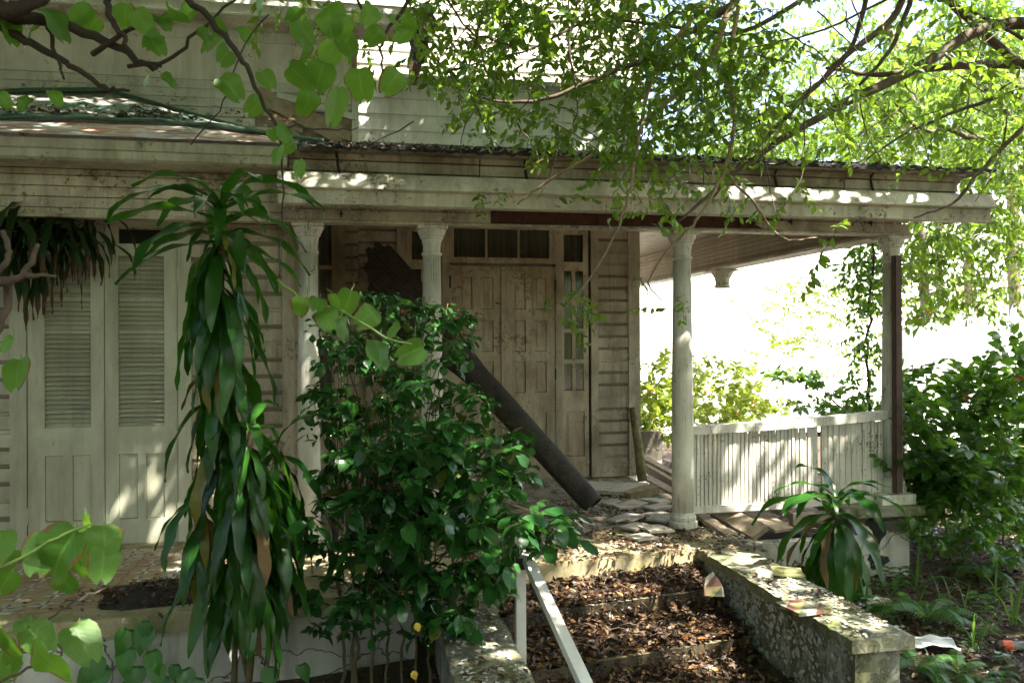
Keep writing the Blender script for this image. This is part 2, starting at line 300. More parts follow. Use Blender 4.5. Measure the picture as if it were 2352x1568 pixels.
# ---------------------------------------------------------------- object helpers
def tag(o, label=None, cat=None, group=None, kind=None):
    for k, v in (('label', label), ('category', cat), ('group', group), ('kind', kind)):
        if v: o[k] = v
    return o
def empty(name, loc=(0, 0, 0), label=None, cat=None, group=None):
    o = bpy.data.objects.new(name, None); COL.objects.link(o); o.location = loc; o.empty_display_size = .1
    return tag(o, label, cat, group)
def link(name, mesh, parent=None, loc=None, world=None):
    """world: 4x4 world matrix; the parent is never rotated, so its location is subtracted"""
    o = bpy.data.objects.new(name, mesh); COL.objects.link(o)
    pl = Vector((0, 0, 0)); q = parent
    if parent is not None:
        o.parent = parent
        while q is not None: pl += q.location; q = q.parent
    if world is not None:
        m = Matrix(world); m.translation -= pl; o.matrix_local = m
    else: o.location = Vector(loc if loc is not None else (0, 0, 0)) - pl
    return o
class B:
    def __init__(s): s.v = []; s.f = []; s.mi = []; s.uv = None
    def quad(s, a, b, c, d, mi=0):
        n = len(s.v); s.v += [tuple(a), tuple(b), tuple(c), tuple(d)]; s.f.append((n, n+1, n+2, n+3)); s.mi.append(mi)
    def poly(s, pts, mi=0):
        n = len(s.v); s.v += [tuple(p) for p in pts]; s.f.append(tuple(range(n, n + len(pts)))); s.mi.append(mi)
    def box(s, x0, x1, y0, y1, z0, z1, mi=0, M4=None, c=0.0):
        n = len(s.v)
        pts = [(x0,y0,z0),(x1,y0,z0),(x1,y1,z0),(x0,y1,z0),(x0,y0,z1),(x1,y0,z1),(x1,y1,z1),(x0,y1,z1)]
        if M4 is not None: pts = [tuple(M4 @ Vector(p)) for p in pts]
        s.v += pts
        for f in ((0,3,2,1),(4,5,6,7),(0,1,5,4),(1,2,6,5),(2,3,7,6),(3,0,4,7)): s.f.append(tuple(n+i for i in f)); s.mi.append(mi)
    def prism(s, prof, x0, x1, axis='x', mi=0, mis=None):
        """prof: (a,b) points of the cross section; axis x -> (y,z), axis y -> (x,z), axis z -> (x,y)"""
        n = len(s.v); k = len(prof)
        def pt(t, a, b): return (t, a, b) if axis == 'x' else ((a, t, b) if axis == 'y' else (a, b, t))
        s.v += [pt(x0, a, b) for a, b in prof] + [pt(x1, a, b) for a, b in prof]
        for i in range(k):
            j = (i + 1) % k; s.f.append((n+i, n+j, n+k+j, n+k+i)); s.mi.append(mis[i] if mis else mi)
        s.f.append(tuple(n+i for i in reversed(range(k)))); s.mi.append(mi); s.f.append(tuple(n+k+i for i in range(k))); s.mi.append(mi)
    def tube(s, pts, rad, seg=7, mi=0, cap=True):
        pts = [Vector(p) for p in pts]; n = len(s.v)
        if not hasattr(rad, '__len__'): rad = [rad] * len(pts)
        u = None
        for i, p in enumerate(pts):
            d = (pts[min(i+1, len(pts)-1)] - pts[max(i-1, 0)]).normalized()
            if u is None: u = d.orthogonal().normalized()
            u = (u - d * u.dot(d)); u = u.normalized() if u.length > 1e-6 else d.orthogonal().normalized()
            w_ = d.cross(u)
            for k in range(seg):
                a = 2 * math.pi * k / seg; s.v.append(tuple(p + (u * math.cos(a) + w_ * math.sin(a)) * rad[i]))
        for i in range(len(pts) - 1):
            for k in range(seg):
                k2 = (k + 1) % seg; s.f.append((n+i*seg+k, n+i*seg+k2, n+(i+1)*seg+k2, n+(i+1)*seg+k)); s.mi.append(mi)
        if cap:
            s.f.append(tuple(n+k for k in reversed(range(seg)))); s.mi.append(mi)
            e = n + (len(pts)-1)*seg; s.f.append(tuple(e+k for k in range(seg))); s.mi.append(mi)
    def lathe(s, prof, seg=28, mi=0, c=(0, 0)):
        n = len(s.v)
        for r_, z in prof:
            for k in range(seg):
                a = 2*math.pi*k/seg; s.v.append((c[0] + r_*math.cos(a), c[1] + r_*math.sin(a), z))
        for i in range(len(prof)-1):
            for k in range(seg):
                k2 = (k+1) % seg; s.f.append((n+i*seg+k, n+i*seg+k2, n+(i+1)*seg+k2, n+(i+1)*seg+k)); s.mi.append(mi)
        s.f.append(tuple(n+k for k in reversed(range(seg)))); s.mi.append(mi)
        e = n+(len(prof)-1)*seg; s.f.append(tuple(e+k for k in range(seg))); s.mi.append(mi)
    def holes(s, x0, x1, z0, z1, hs, y0, y1, mi=0):
        """a sheet in the x-z plane at y0 with rectangular holes hs (x0,x1,z0,z1), reveals back to y1"""
        xs = sorted({x0, x1, *[h[0] for h in hs], *[h[1] for h in hs]}); zs = sorted({z0, z1, *[h[2] for h in hs], *[h[3] for h in hs]})
        def solid(i, j):
            if i < 0 or j < 0 or i >= len(xs)-1 or j >= len(zs)-1: return False
            cx, cz = (xs[i]+xs[i+1])/2, (zs[j]+zs[j+1])/2
            return not any(h[0] < cx < h[1] and h[2] < cz < h[3] for h in hs)
        for i in range(len(xs)-1):
            for j in range(len(zs)-1):
                if not solid(i, j): continue
                a, b, c, d = xs[i], xs[i+1], zs[j], zs[j+1]
                s.quad((a,y0,c),(b,y0,c),(b,y0,d),(a,y0,d), mi)
                if not solid(i-1, j): s.quad((a,y1,c),(a,y0,c),(a,y0,d),(a,y1,d), mi)
                if not solid(i+1, j): s.quad((b,y0,c),(b,y1,c),(b,y1,d),(b,y0,d), mi)
                if not solid(i, j-1): s.quad((a,y1,c),(b,y1,c),(b,y0,c),(a,y0,c), mi)
                if not solid(i, j+1): s.quad((a,y0,d),(b,y0,d),(b,y1,d),(a,y1,d), mi)
    def mesh(s, name, mats, smooth=False, origin=None):
        me = bpy.data.meshes.new(name)
        vs = s.v if origin is None else [(a-origin[0], b-origin[1], c-origin[2]) for a, b, c in s.v]
        me.from_pydata(vs, [], s.f); me.update()
        for m in (mats if isinstance(mats, (list, tuple)) else [mats]): me.materials.append(m)
        if any(s.mi): me.polygons.foreach_set('material_index', s.mi)
        if smooth: me.polygons.foreach_set('use_smooth', [True] * len(s.f))
        return me
    def build(s, name, mats, parent=None, smooth=False):
        vs = np.array(s.v); o = (vs.min(0) + vs.max(0)) / 2; o[2] = vs[:, 2].min()
        me = s.mesh(name, mats, smooth, o); return link(name, me, parent, o)
def npmesh(name, V, F, UVs, mat, smooth=True):
    """V (n,3), F (m,4) quads, UVs (n,2) per vertex"""
    me = bpy.data.meshes.new(name); n, m = len(V), len(F)
    me.vertices.add(n); me.vertices.foreach_set('co', np.ascontiguousarray(V, dtype=np.float32).ravel())
    me.loops.add(m * 4); me.loops.foreach_set('vertex_index', np.ascontiguousarray(F, dtype=np.int32).ravel())
    me.polygons.add(m); me.polygons.foreach_set('loop_start', np.arange(0, m * 4, 4, dtype=np.int32))
    try: me.polygons.foreach_set('loop_total', np.full(m, 4, dtype=np.int32))
    except Exception: pass
    if smooth: me.polygons.foreach_set('use_smooth', np.ones(m, dtype=bool))
    uvl = me.uv_layers.new(name='UVMap'); uvl.data.foreach_set('uv', np.ascontiguousarray(UVs[F.ravel()], dtype=np.float32).ravel())
    me.update(); me.materials.append(mat); return me
def merge(parts):
    V, F, U, n = [], [], [], 0
    for v, f, u in parts: V.append(v); F.append(f + n); U.append(u); n += len(v)
    return np.vstack(V), np.vstack(F), np.vstack(U)
def xform(T, M4): V, F, U = T; return V @ M4[:3, :3].T + M4[:3, 3], F, U
def frames(pos, D, U, scale):
    """stack of 4x4 matrices: local x along D, z near U"""
    D = np.asarray(D, float); D /= np.linalg.norm(D, axis=1, keepdims=True) + 1e-9
    Yv = np.cross(U, D); Yv /= np.linalg.norm(Yv, axis=1, keepdims=True) + 1e-9
    Zv = np.cross(D, Yv); n = len(D); m = np.zeros((n, 4, 4)); sc = np.asarray(scale, float).reshape(-1, 1) * np.ones((n, 1))
    m[:, :3, 0] = D * sc; m[:, :3, 1] = Yv * sc; m[:, :3, 2] = Zv * sc; m[:, :3, 3] = pos; m[:, 3, 3] = 1; return m
def scatter(name, temps, idx, mats4, mat, parent=None, smooth=True, kind='stuff'):
    parts = []; n = 0
    for k, T in enumerate(temps):
        ms = mats4[idx == k]
        if not len(ms): continue
        V, F, U = T; W = np.einsum('nij,vj->nvi', ms[:, :3, :3], V) + ms[:, None, :3, 3]
        parts.append((W.reshape(-1, 3), (F[None] + (np.arange(len(ms)) * len(V))[:, None, None]).reshape(-1, 4), np.tile(U, (len(ms), 1))))
    if not parts: return None
    V, F, U = merge(parts); o = V.mean(0)
    ob = link(name, npmesh(name, V - o, F, U, mat, smooth), parent, o)
    if kind: ob['kind'] = kind
    return ob
def place(name, temps, idx, mats4, mat, parent, limit=300, stuffname='foliage', smooth=True):
    """the nearest `limit` pieces become parts of their own sharing mesh data, the rest one stuff part"""
    d = np.linalg.norm(mats4[:, :3, 3] - np.array([0, 0, CAMZ]), axis=1); order = np.argsort(d)
    mes = [npmesh(name, *T, mat, smooth) for T in temps]
    for i in order[:limit]: link(name, mes[idx[i]], parent, world=mats4[i])
    rest = order[limit:]
    if len(rest): scatter(stuffname, temps, idx[rest], mats4[rest], mat, parent, smooth)
# ---------------------------------------------------------------- leaf shapes: x along the leaf, y across, z up
def strip(L_, ws, e0=0.0, e1=0.0, fold=.15, wave=0.0, seed=0, twist=0.0, wn=3, bend=.8):
    """leaf of len(ws) rows; elevation runs from e0 to e1 (degrees) along it"""
    rr = random.Random(seed); n = len(ws); V = []; U = []; x = z = 0.0; yy = 0
    ph = rr.uniform(0, 6)
    for i, w_ in enumerate(ws):
        t = i / (n - 1); e = R(e0 + (e1 - e0) * t ** bend)
        if i: x += math.cos(e) * L_ / (n-1); z += math.sin(e) * L_ / (n-1)
        tw = twist * t; nx, nz = -math.sin(e), math.cos(e); h = w_ / 2
        for j, s_ in enumerate((-1, 0, 1)):
            up = fold * abs(s_) * h * 2 + (wave * math.sin(ph + t * wn * 6.28 + (s_ > 0) * 1.7) * abs(s_))
            lat = s_ * h * math.cos(tw); up2 = up + s_ * h * math.sin(tw)
            V.append((x + nx * up2, yy + lat, z + nz * up2)); U.append((j / 2, t))
    F = []
    for i in range(n-1):
        a = i * 3; F += [(a, a+3, a+4, a+1), (a+1, a+4, a+5, a+2)]
    return np.array(V), np.array(F), np.array(U)
def outline(pts, L_, curl=.1, seed=0, fold=.12, cols=3):
    """broad leaf from half-width profile pts [(t, halfwidth)], with `cols` columns a side so it can cup"""
    V, U, F = [], [], []; k = cols; n = len(pts); rr = random.Random(seed); a1, a2 = rr.uniform(0, 6), rr.uniform(.6, 1.4)
    for i, (t, h, dx) in enumerate(pts):
        for j in range(-k, k + 1):
            s_ = j / k; y = s_ * h; x = t + dx * s_ * s_
            z = fold * abs(s_) * h - curl * (t - .3) ** 2 + .05 * curl * 4 * math.sin(a1 + 7 * a2 * t) * abs(s_) * 2 * h
            V.append((x * L_, y * L_, z * L_)); U.append((s_ / 2 + .5, t))
    w_ = 2 * k + 1
    for i in range(n-1):
        for j in range(w_-1): a = i*w_+j; F.append((a, a+w_, a+w_+1, a+1))
    return np.array(V), np.array(F), np.array(U)
def ptube(pts, r0, r1, seg=3):
    b = B(); b.tube(pts, [r0 + (r1-r0)*i/(len(pts)-1) for i in range(len(pts))], seg, cap=False)
    V = np.array(b.v); return V, np.array(b.f), np.tile([[.5, .02]], (len(V), 1))
def up_frames(pos, D, scale, jitter=.3):
    D = np.asarray(D, float); U = np.tile([[0., 0., 1.]], (len(D), 1)) + rng.normal(0, jitter, (len(D), 3)); return frames(pos, D, U, scale)
def wiggle(pts, amp=.02, sub=3, seed=0):
    rr = random.Random(seed); pts = [Vector(p) for p in pts]; out = []; n = len(pts); T = []
    for i in range(n):
        t = pts[min(i+1, n-1)]-pts[max(i-1, 0)]; l = min((pts[j+1]-pts[j]).length for j in (max(i-1, 0), min(i, n-2))); T.append(t.normalized()*l if t.length > 0 else t)
    for i in range(n-1):
        p1, p2 = pts[i], pts[i+1]
        for k in range(sub):
            t = k/sub; q = p1*(2*t**3-3*t*t+1)+T[i]*(t**3-2*t*t+t)+p2*(-2*t**3+3*t*t)+T[i+1]*(t**3-t*t)
            out.append(q + Vector((rr.gauss(0, amp), rr.gauss(0, amp), rr.gauss(0, amp))))
    out.append(pts[-1]); return out
def lin(a, b, n): return [a + (b - a) * i / (n - 1) for i in range(n)]

GAPSPOTS = [(Y(1725, 1100, 6.29), .26), (Y(1790, 1040, 6.29), .22), (Y(1690, 1150, 6.29), .12), (Y(1930, 1040, 6.29), .10), (Y(760, 425, 5.85), .16), (Y(860, 425, 5.85), .10), (Y(1500, 445, 5.85), .12), (Y(1960, 470, 5.85), .08), (Y(1850, 460, 5.85), .06), (Y(2130, 480, 5.85), .06),
  (Y(300, 1120, 6.55), .10), (Y(350, 1090, 6.55), .07), (G(1430, 1370, -.17), .10), (G(1500, 1460, -.34), .13), (G(1320, 1500, -.4), .10), (G(1560, 1540, -.5), .12), (G(1250, 1380, -.2), .08), (G(1400, 1240, 0), .14), (G(1300, 1185, 0), .08), (G(1500, 1240, 0), .08),
  (G(1700, 1285, 0), .20), (G(1810, 1335, 0), .15), (G(2020, 1450, 0), .10), (Y(180, 235, 7.1), .10), (Y(60, 310, 6.0), .12), (Y(520, 300, 7.38), .08), (Y(300, 190, 7.4), .2), (Y(450, 450, 6.2), .05), (Y(1650, 750, 5.0), .3), (Y(1250, 300, 4.6), .3), (Y(950, 120, 4.6), .25), (Y(700, 200, 2.8), .12), (P(1130, 1100, 4.1), .13), (P(800, 850, 4.5), .08), (P(1040, 1000, 4.2), .10), (P(150, 1270, 1.85), .12), (P(820, 720, 2.1), .1), (P(1925, 1120, 5.5), .13), (G(1900, 1400, 0), .07), (G(1120, 1480, 0), .10), (G(1150, 1540, 0), .07), (G(15, 1400, 0), .10), (G(340, 1420, 0), .07), (G(420, 1270, 0), .09), (G(2140, 1500, -.45), .12), (G(2200, 1560, -.45), .15), (P(1180, 1130, 4.1), .12), (P(1270, 1230, 4), .12), (P(890, 950, 4.4), .10), (P(1000, 880, 4.4), .08), (P(620, 1120, 4), .07), (P(1240, 1330, 3.9), .10), (Y(1560, 900, 6.29), .06), (Y(1680, 1230, 6.1), .10)]
# ================================================================= ground, sky line, street
def hgt(x, y):
    h = -.46 + .03*math.sin(x*1.7+1)*math.sin(y*2.1) + .02*math.sin(x*4.3)*math.cos(y*3.7)
    if y < 5 and x < 3: h -= .10 * min(1, (5-y)/2)
    if y > 9: h += .0
    return h
def gcoords(a, lo, hi, n):
    t = np.linspace(-1, 1, n); c = (lo+hi)/2; hw = (hi-lo)/2
    return np.where(abs(t) < .72, t/.72*hw, np.sign(t)*(hw + ((abs(t)-.72)/.28)**3*(a-hw))) + c
xs = gcoords(320, -7, 12, 150); ys = gcoords(320, -2, 17, 150)
V = np.array([(x, y, hgt(x, y)) for y in ys for x in xs]); n = 150
F = np.array([(j*n+i, j*n+i+1, (j+1)*n+i+1, (j+1)*n+i) for j in range(n-1) for i in range(n-1)])
g = link('ground', npmesh('ground', V, F, V[:, :2], M['ground'])); g['kind'] = 'structure'
b = B(); b.poly([(-60, 15.5, -.38), (160, 15.5, -.38), (160, 60, -.38), (-60, 60, -.38)]); o = b.build('road', M['road']); o['kind'] = 'structure'

# ================================================================= the house
H = empty('old_house', (1, 7, 0), 'white weatherboard house with peeling paint and a collapsing columned porch', 'house')
_bc = {}
def board_mesh(L_, h, style, mats):
    k = (round(L_, 3), round(h, 4), style, tuple(m.name for m in mats))
    if k not in _bc:
        b = B()
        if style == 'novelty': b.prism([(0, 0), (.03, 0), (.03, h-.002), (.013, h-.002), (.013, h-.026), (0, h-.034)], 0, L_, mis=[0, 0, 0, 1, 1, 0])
        elif style == 'lap': b.prism([(-.012, 0), (.03, 0), (.03, h-.001), (.004, h-.001)], 0, L_, mis=[1, 0, 0, 0])
        else: b.prism([(0, .002), (.004, 0), (.03, 0), (.03, h-.003), (.004, h-.003), (0, h-.006)], 0, L_)
        _bc[k] = b.mesh('board', list(mats))
    return _bc[k]
def siding(parent, x0, x1, y, z0, z1, pitch, mats, style='novelty', name='board', jit=.0015, splits=()):
    z = z0
    while z < z1 - .01:
        h = min(pitch, z1 - z); cuts = [x0, *[s_ + random.uniform(-.25, .25) for s_ in splits if random.random() < .6], x1]
        for a, b_ in zip(cuts, cuts[1:]):
            mm_ = (mats[0], mats[0]) if style == 'novelty' and random.random() < .28 else mats
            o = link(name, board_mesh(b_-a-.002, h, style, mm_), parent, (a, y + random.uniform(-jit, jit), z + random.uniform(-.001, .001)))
            o.rotation_euler = (0, random.uniform(-.0015, .0015), 0)
        z += pitch
def wall(name, x0, x1, y0, y1, z0, z1, mat, parent=H):
    b = B(); b.box(x0, x1, y0, y1, z0, z1); return b.build(name, mat, parent)
YL = 6.55; YB = 8.807
# --- left block: louvred doors and siding at YL
x_l0, x_fr, xA0, xAB, xB1, xfr2, xs1, xc1 = -6.0, xa(22, YL), xa(62, YL), xa(240, YL), xa(408, YL), xa(440, YL), xa(648, YL), xa(676, YL)
W = wall('front_wall', x_l0, xc1 + .10, YL + .04, YL + .16, -.02, 2.44, M['inner'])
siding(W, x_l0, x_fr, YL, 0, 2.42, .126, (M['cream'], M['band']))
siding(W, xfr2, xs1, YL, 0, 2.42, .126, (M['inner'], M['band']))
b = B(); b.box(x_fr+.001, xA0-.003, YL-.012, YL+.03, 0, 2.42); b.build('door_casing', M['ldoor'], W)
b = B(); b.box(xB1+.003, xfr2-.001, YL-.012, YL+.03, 0, 2.42); b.build('door_casing', M['ldoor'], W)
b = B(); b.box(xs1+.001, xc1, YL-.014, YL+.03, 0, 2.42); b.build('corner_board', M['inner'], W)
b = B(); b.box(xA0, xB1, YL-.01, YL+.03, 2.372, 2.42); b.build('door_casing', M['ldoor'], W)
b = B(); b.box(xA0-.03, xB1+.05, YL-.09, YL+.04, -.02, .018); b.build('door_sill', M['conc'], W)
def louvre_door(x0, x1, hinge):
    zz = lambda py: za((60+240)/2 if hinge < 0 else 320, py, YL)
    st = .095; lx0, lx1 = x0+st+(.02 if hinge < 0 else 0), x1-st+.0
    zt0, zt1 = 2.235, 2.36; zl0, zl1 = .885, 2.145
    m = (lx0+lx1)/2
    e = empty('louvered_door', (x0, YL, .02)); e.parent = H; e.location = Vector((x0, YL, .02)) - H.location
    b = B(); hs = [(lx0, lx1, zt0, zt1), (lx0, lx1, zl0, zl1), (lx0, m-.03, .2, .68), (m+.03, lx1, .2, .68)]
    b.holes(x0+.003, x1-.003, .02, 2.37, hs, YL, YL+.035); b.quad((x0,YL+.03,.02),(x1,YL+.03,.02),(x1,YL+.03,zl0),(x0,YL+.03,zl0))
    b.build('door_frame', M['ldoor'], e)
    for a, c in ((lx0, m-.03), (m+.03, lx1)):
        b = B(); b.box(a-.003, c+.003, YL+.027, YL+.0285, .197, .683); b.build('opening_or_gap_shade', M['dark'], e); b = B(); b.box(a+.003, c-.004, YL+.012, YL+.026, .205, .676); b.build('door_panel', M['ldoor'], e)  # black sheet behind each panel paints the shadow line around its edge
    b = B(); b.box(lx0, lx1, YL+.033, YL+.037, zt0, zl1+.2); b.box(lx0, lx1, YL+.045, YL+.05, zl0, zl1); b.build('opening_or_gap_shade', M['dark'], e)
    N = 37; dz = (zl1-zl0)/N
    sb = B(); sb.prism([(-.004, -.0125), (.001, -.0165), (.034, .014), (.030, .0165)], 0, lx1-lx0-.004); sm = sb.mesh('slat', M['ldoor'])
    for i in range(N):
        s_ = link('slat', sm, e, (lx0+.002, YL+.008, zl0 + dz*(i+.5))); s_.rotation_euler = (random.uniform(-.10, .10), random.uniform(-.006, .006), 0)
        if i in (11, 20, 27): s_.rotation_euler = (.38, 0, 0)
    hx = x0 if hinge < 0 else x1
    for z in (.25, 2.0):
        b = B(); b.tube([(hx-.002*hinge, YL-.004, z-.06), (hx-.002*hinge, YL-.004, z+.06)], .008, 8); b.build('hinge', M['ldoor'], e)
louvre_door(xA0, xAB, -1); louvre_door(xAB, xB1, 1)
# --- side return wall of the left block
W = wall('return_wall', xc1-.02, xc1+.08, YL+.162, YB+.02, 0, 2.8, M['inner'])
z = 0
while z < 2.78:
    b = B(); b.box(xc1+.081, xc1+.10, YL+.01, YB-.02, z, z+.122); b.build('board', M['inner'], W); z += .126
# --- left block frieze, fascia
X0L = -6.0; xGut = -.50
W = wall('frieze', X0L, 4.56, 6.24, 6.42, 2.41, 2.84, M['redwood'])
zs = [2.395, 2.44, 2.515, 2.59, 2.665, 2.71]
for a, c in zip(zs, zs[1:]):
    b = B(); b.prism([(6.2, a+.002), (6.206, a), (6.238, a), (6.238, c-.003), (6.206, c-.003), (6.2, c-.006)], X0L, xGut-.0); b.build('board', M['frieze'], W)
g0, g1 = xa(1130, 6.2), xa(1782, 6.2)
for a, c in ((2.395, 2.475), (2.475, 2.56)):
    b = B(); b.prism([(6.2, a+.002), (6.206, a), (6.238, a), (6.238, c-.003), (6.206, c-.003), (6.2, c-.006)], xGut+.003, g0 + random.uniform(-.01, .0)); b.build('board', M['frieze'], W)
for a, c, d in ((2.395, 2.475, -.18), (2.475, 2.56, .0)):
    b = B(); yy = 6.2   # right-hand boards with a splintered end
    b.poly([(g1+d, yy, a+.045), (g1+.1+d, yy, a+.002), (4.60, yy, a+.002), (4.60, yy, c-.004), (g1-.06+d, yy, c-.004), (g1+.05+d, yy, a+.055)])
    b.poly([(g1+d, yy+.03, a+.045), (g1+.1+d, yy+.03, a), (g1+.1+d, yy, a), (g1+d, yy, a+.045)]); b.build('board', M['frieze'], W)
for xx in np.linspace(g0+.25, g1-.3, 4):
    b = B(); b.box(xx, xx+.05, 6.225, 6.239, 2.41, 2.62); b.build('stud', M['redwood'], W)
b = B(); b.prism([(6.165, 2.372), (6.165, 2.388), (6.18, 2.394), (6.30, 2.394), (6.30, 2.372)], xGut, 4.62); b.build('moulding', M['frieze'], W)
b = B(); b.box(X0L, xGut, 6.19, 6.30, 2.372, 2.394); b.build('moulding', M['frieze'], W)
for px, py in ((785, 490), (1135, 487), (1815, 512), (1998, 516)):   # iron bolts
    b = B(); p = Y(px, py, 6.195); b.tube([p, p+Vector((0, -.03, 0))], .012, 7); b.tube([p+Vector((0,-.03,.02)), p+Vector((0,-.03,-.03))], .006, 6); b.build('bolt', M['iron'], W)
b = B(); b.box(-6, xc1+.1, 6.42, YL+.04, 2.425, 2.445); b.build('soffit', M['inner'], H)
# left fascia, stepping down as crown moulding
b = B(); b.prism([(5.93, 2.71), (5.90, 2.725), (5.90, 2.775), (5.88, 2.782), (5.88, 2.845), (6.2, 2.845), (6.2, 2.71)], X0L, xGut+.06); b.build('fascia', M['cream'], H)
# fascia of the porch roof behind the gutter
Fz = wall('fascia', xGut+.062, 4.90, 6.03, 6.19, 2.60, 2.86, M['redwood'])
xx = xGut+.065
for c0, c1_ in ((0, 1.35), (1.36, 3.1), (3.11, 4.3), (4.31, 5.39)):
    for a, c in ((2.60, 2.71), (2.715, 2.79), (2.795, 2.86)):
        b = B(); yy = 6.0 - .012*(a > 2.75); b.prism([(yy, a+.003), (yy+.006, a), (6.028, a), (6.028, c), (yy+.006, c), (yy, c-.004)], xx+c0, min(4.9, xx+c1_)); o = b.build('board', M['frieze'], Fz); o.rotation_euler = (random.uniform(-.03, .02), random.uniform(-.004, .006), 0)
# gutter
Gt = B(); gp = [(5.86, 2.462), (5.875, 2.455), (5.98, 2.455), (5.99, 2.65), (5.978, 2.65), (5.968, 2.475), (5.88, 2.475), (5.86, 2.565), (5.84, 2.575), (5.865, 2.655), (5.845, 2.672), (5.79, 2.575), (5.86, 2.555)]
gp = [(5.87, 2.46), (5.99, 2.46), (5.99, 2.655), (5.975, 2.655), (5.975, 2.50), (5.90, 2.56), (5.885, 2.66), (5.855, 2.672), (5.800, 2.572), (5.80, 2.560), (5.87, 2.553)]
Gt.prism(gp, xGut, 5.10); gt = Gt.build('gutter', M['white'], H)
for px in (272/2352*0+786, 1216, 1790, 2010):
    x = xa(px, 5.99); b = B(); b.tube([(x, 5.99, 2.62), (x-.015, 5.985, 2.70), (x-.03, 6.0, 2.80), (x-.035, 5.93, 2.855)], [.012, .010, .010, .010], 6); b.build('strap', M['iron'], gt)
# stencilled letters left on the frieze board
def text(s_, px, py, y, h, parent, mat, name='stencil_lettering'):
    c = bpy.data.curves.new(name, 'FONT'); c.body = s_; c.size = h; c.extrude = .0004; c.materials.append(mat)
    p = Y(px, py, y); tmp = bpy.data.objects.new('tmp', c); COL.objects.link(tmp); me = bpy.data.meshes.new_from_object(tmp.evaluated_get(bpy.context.evaluated_depsgraph_get())); bpy.data.objects.remove(tmp)
    if not me.materials: me.materials.append(mat)
    o = link(name, me, parent, p); o.rotation_euler = (R(90), 0, 0); return o
M['ink'] = plain('stencil_ink', (.05, .045, .04), .8)
text('IDAD', 563.5, 486, 6.197, .033, W, M['ink']); text('erno', 563.5, 492.5, 6.197, .020, W, M['ink'])
b = B(); p = Y(582, 483, 6.197); b.box(p.x, p.x+.002, 6.196, 6.199, p.z-.015, p.z+.03); b.build('stencil_rule', M['ink'], W)
# --- back wall of the porch
W = wall('porch_wall', xc1+.10, 3.14, YB+.10, YB+.22, 0, 3.5, M['inner'])
X = lambda px: xa(px, YB)
Zb = lambda py: za(1200, py, YB)
# corner siding panel
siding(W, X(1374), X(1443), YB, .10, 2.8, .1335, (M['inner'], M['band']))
b = B(); b.box(X(1374), X(1443)-.002, YB-.004, YB+.03, 0, .098); b.build('skirting_board', M['inner'], W)
b = B(); b.box(X(1443), 3.15, YB-.016, YB+.099, 0, 2.8); b.build('corner_board', M['inner'], W)
b = B(); b.box(X(1357.5), X(1374)-.001, YB-.014, YB+.099, 0, 2.8); b.build('casing', M['inner'], W)
# siding strip left of the recess and the recess itself
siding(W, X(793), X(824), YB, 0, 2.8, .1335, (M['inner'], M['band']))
b = B(); b.box(X(775), X(793)-.001, YB-.014, YB+.099, 0, 2.8); b.build('casing', M['inner'], W)
YR = YB + .05
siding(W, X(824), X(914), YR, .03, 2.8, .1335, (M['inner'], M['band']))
b = B(); b.box(X(913), X(934), YB-.02, YB+.099, 0, 2.8); b.build('casing', M['inner'], W)
# sashes: frame with glazed holes, curtain behind
def curtain(x0, x1, z0, z1, y, parent):
    b = B(); n = max(8, int((x1-x0)/.012)); pts = []
    ph = random.uniform(0, 9)
    for i in range(n+1):
        x = x0+(x1-x0)*i/n; pts.append((x, y + .012*math.sin(x*70+ph+math.sin(x*23)*1.5)))
    for i in range(n): b.quad((pts[i][0], pts[i][1], z0), (pts[i+1][0], pts[i+1][1], z0), (pts[i+1][0], pts[i+1][1], z1), (pts[i][0], pts[i][1], z1))
    return b.build('curtain', M['curtain'], parent, True)
def sash(name, x0, x1, z0, z1, holes, panels=(), y=YB, mat='door', glass=True, depth=.035):
    e = empty(name, (x0, y, z0)); e.parent = H; e.location = Vector((x0, y, z0)) - H.location
    b = B(); b.holes(x0, x1, z0, z1, list(holes)+list(panels), y, y+depth)
    b.build('sash_frame', M[mat], e)
    for h in holes:
        b = B(); b.box(h[0], h[1], y+.018, y+.021, h[2], h[3]); b.build('pane', M['glass'], e)
        curtain(h[0]-.002, h[1]+.002, h[2]-.002, h[3]+.002, y+.055, e)
        b = B(); b.quad((h[0]-.01, y+.085, h[2]-.01), (h[1]+.01, y+.085, h[2]-.01), (h[1]+.01, y+.085, h[3]+.01), (h[0]-.01, y+.085, h[3]+.01)); b.build('opening_or_gap_shade', M['dark'], e)
    for h in panels:
        b = B(); b.box(h[0]-.004, h[1]+.004, y+.0285, y+.0295, h[2]-.004, h[3]+.004); b.build('opening_or_gap_shade', M['dark'], e)  # dark sheet stands in for the shadow in the panel gaps
        b = B(); b.box(h[0]+.002, h[1]-.005, y+.014, y+.028, h[2]+.006, h[3]-.003)
        fx, fz = (h[1]-h[0])*.20, min(.05, (h[3]-h[2])*.14)
        a0, a1, c0, c1_ = h[0]+fx, h[1]-fx, h[2]+fz, h[3]-fz
        b.box(a0, a1, y+.002, y+.013, c0, c1_)
        b.build('door_panel', M[mat], e)
    return e
def rows(*r): return [(Zb(b_), Zb(a)) for a, b_ in r]
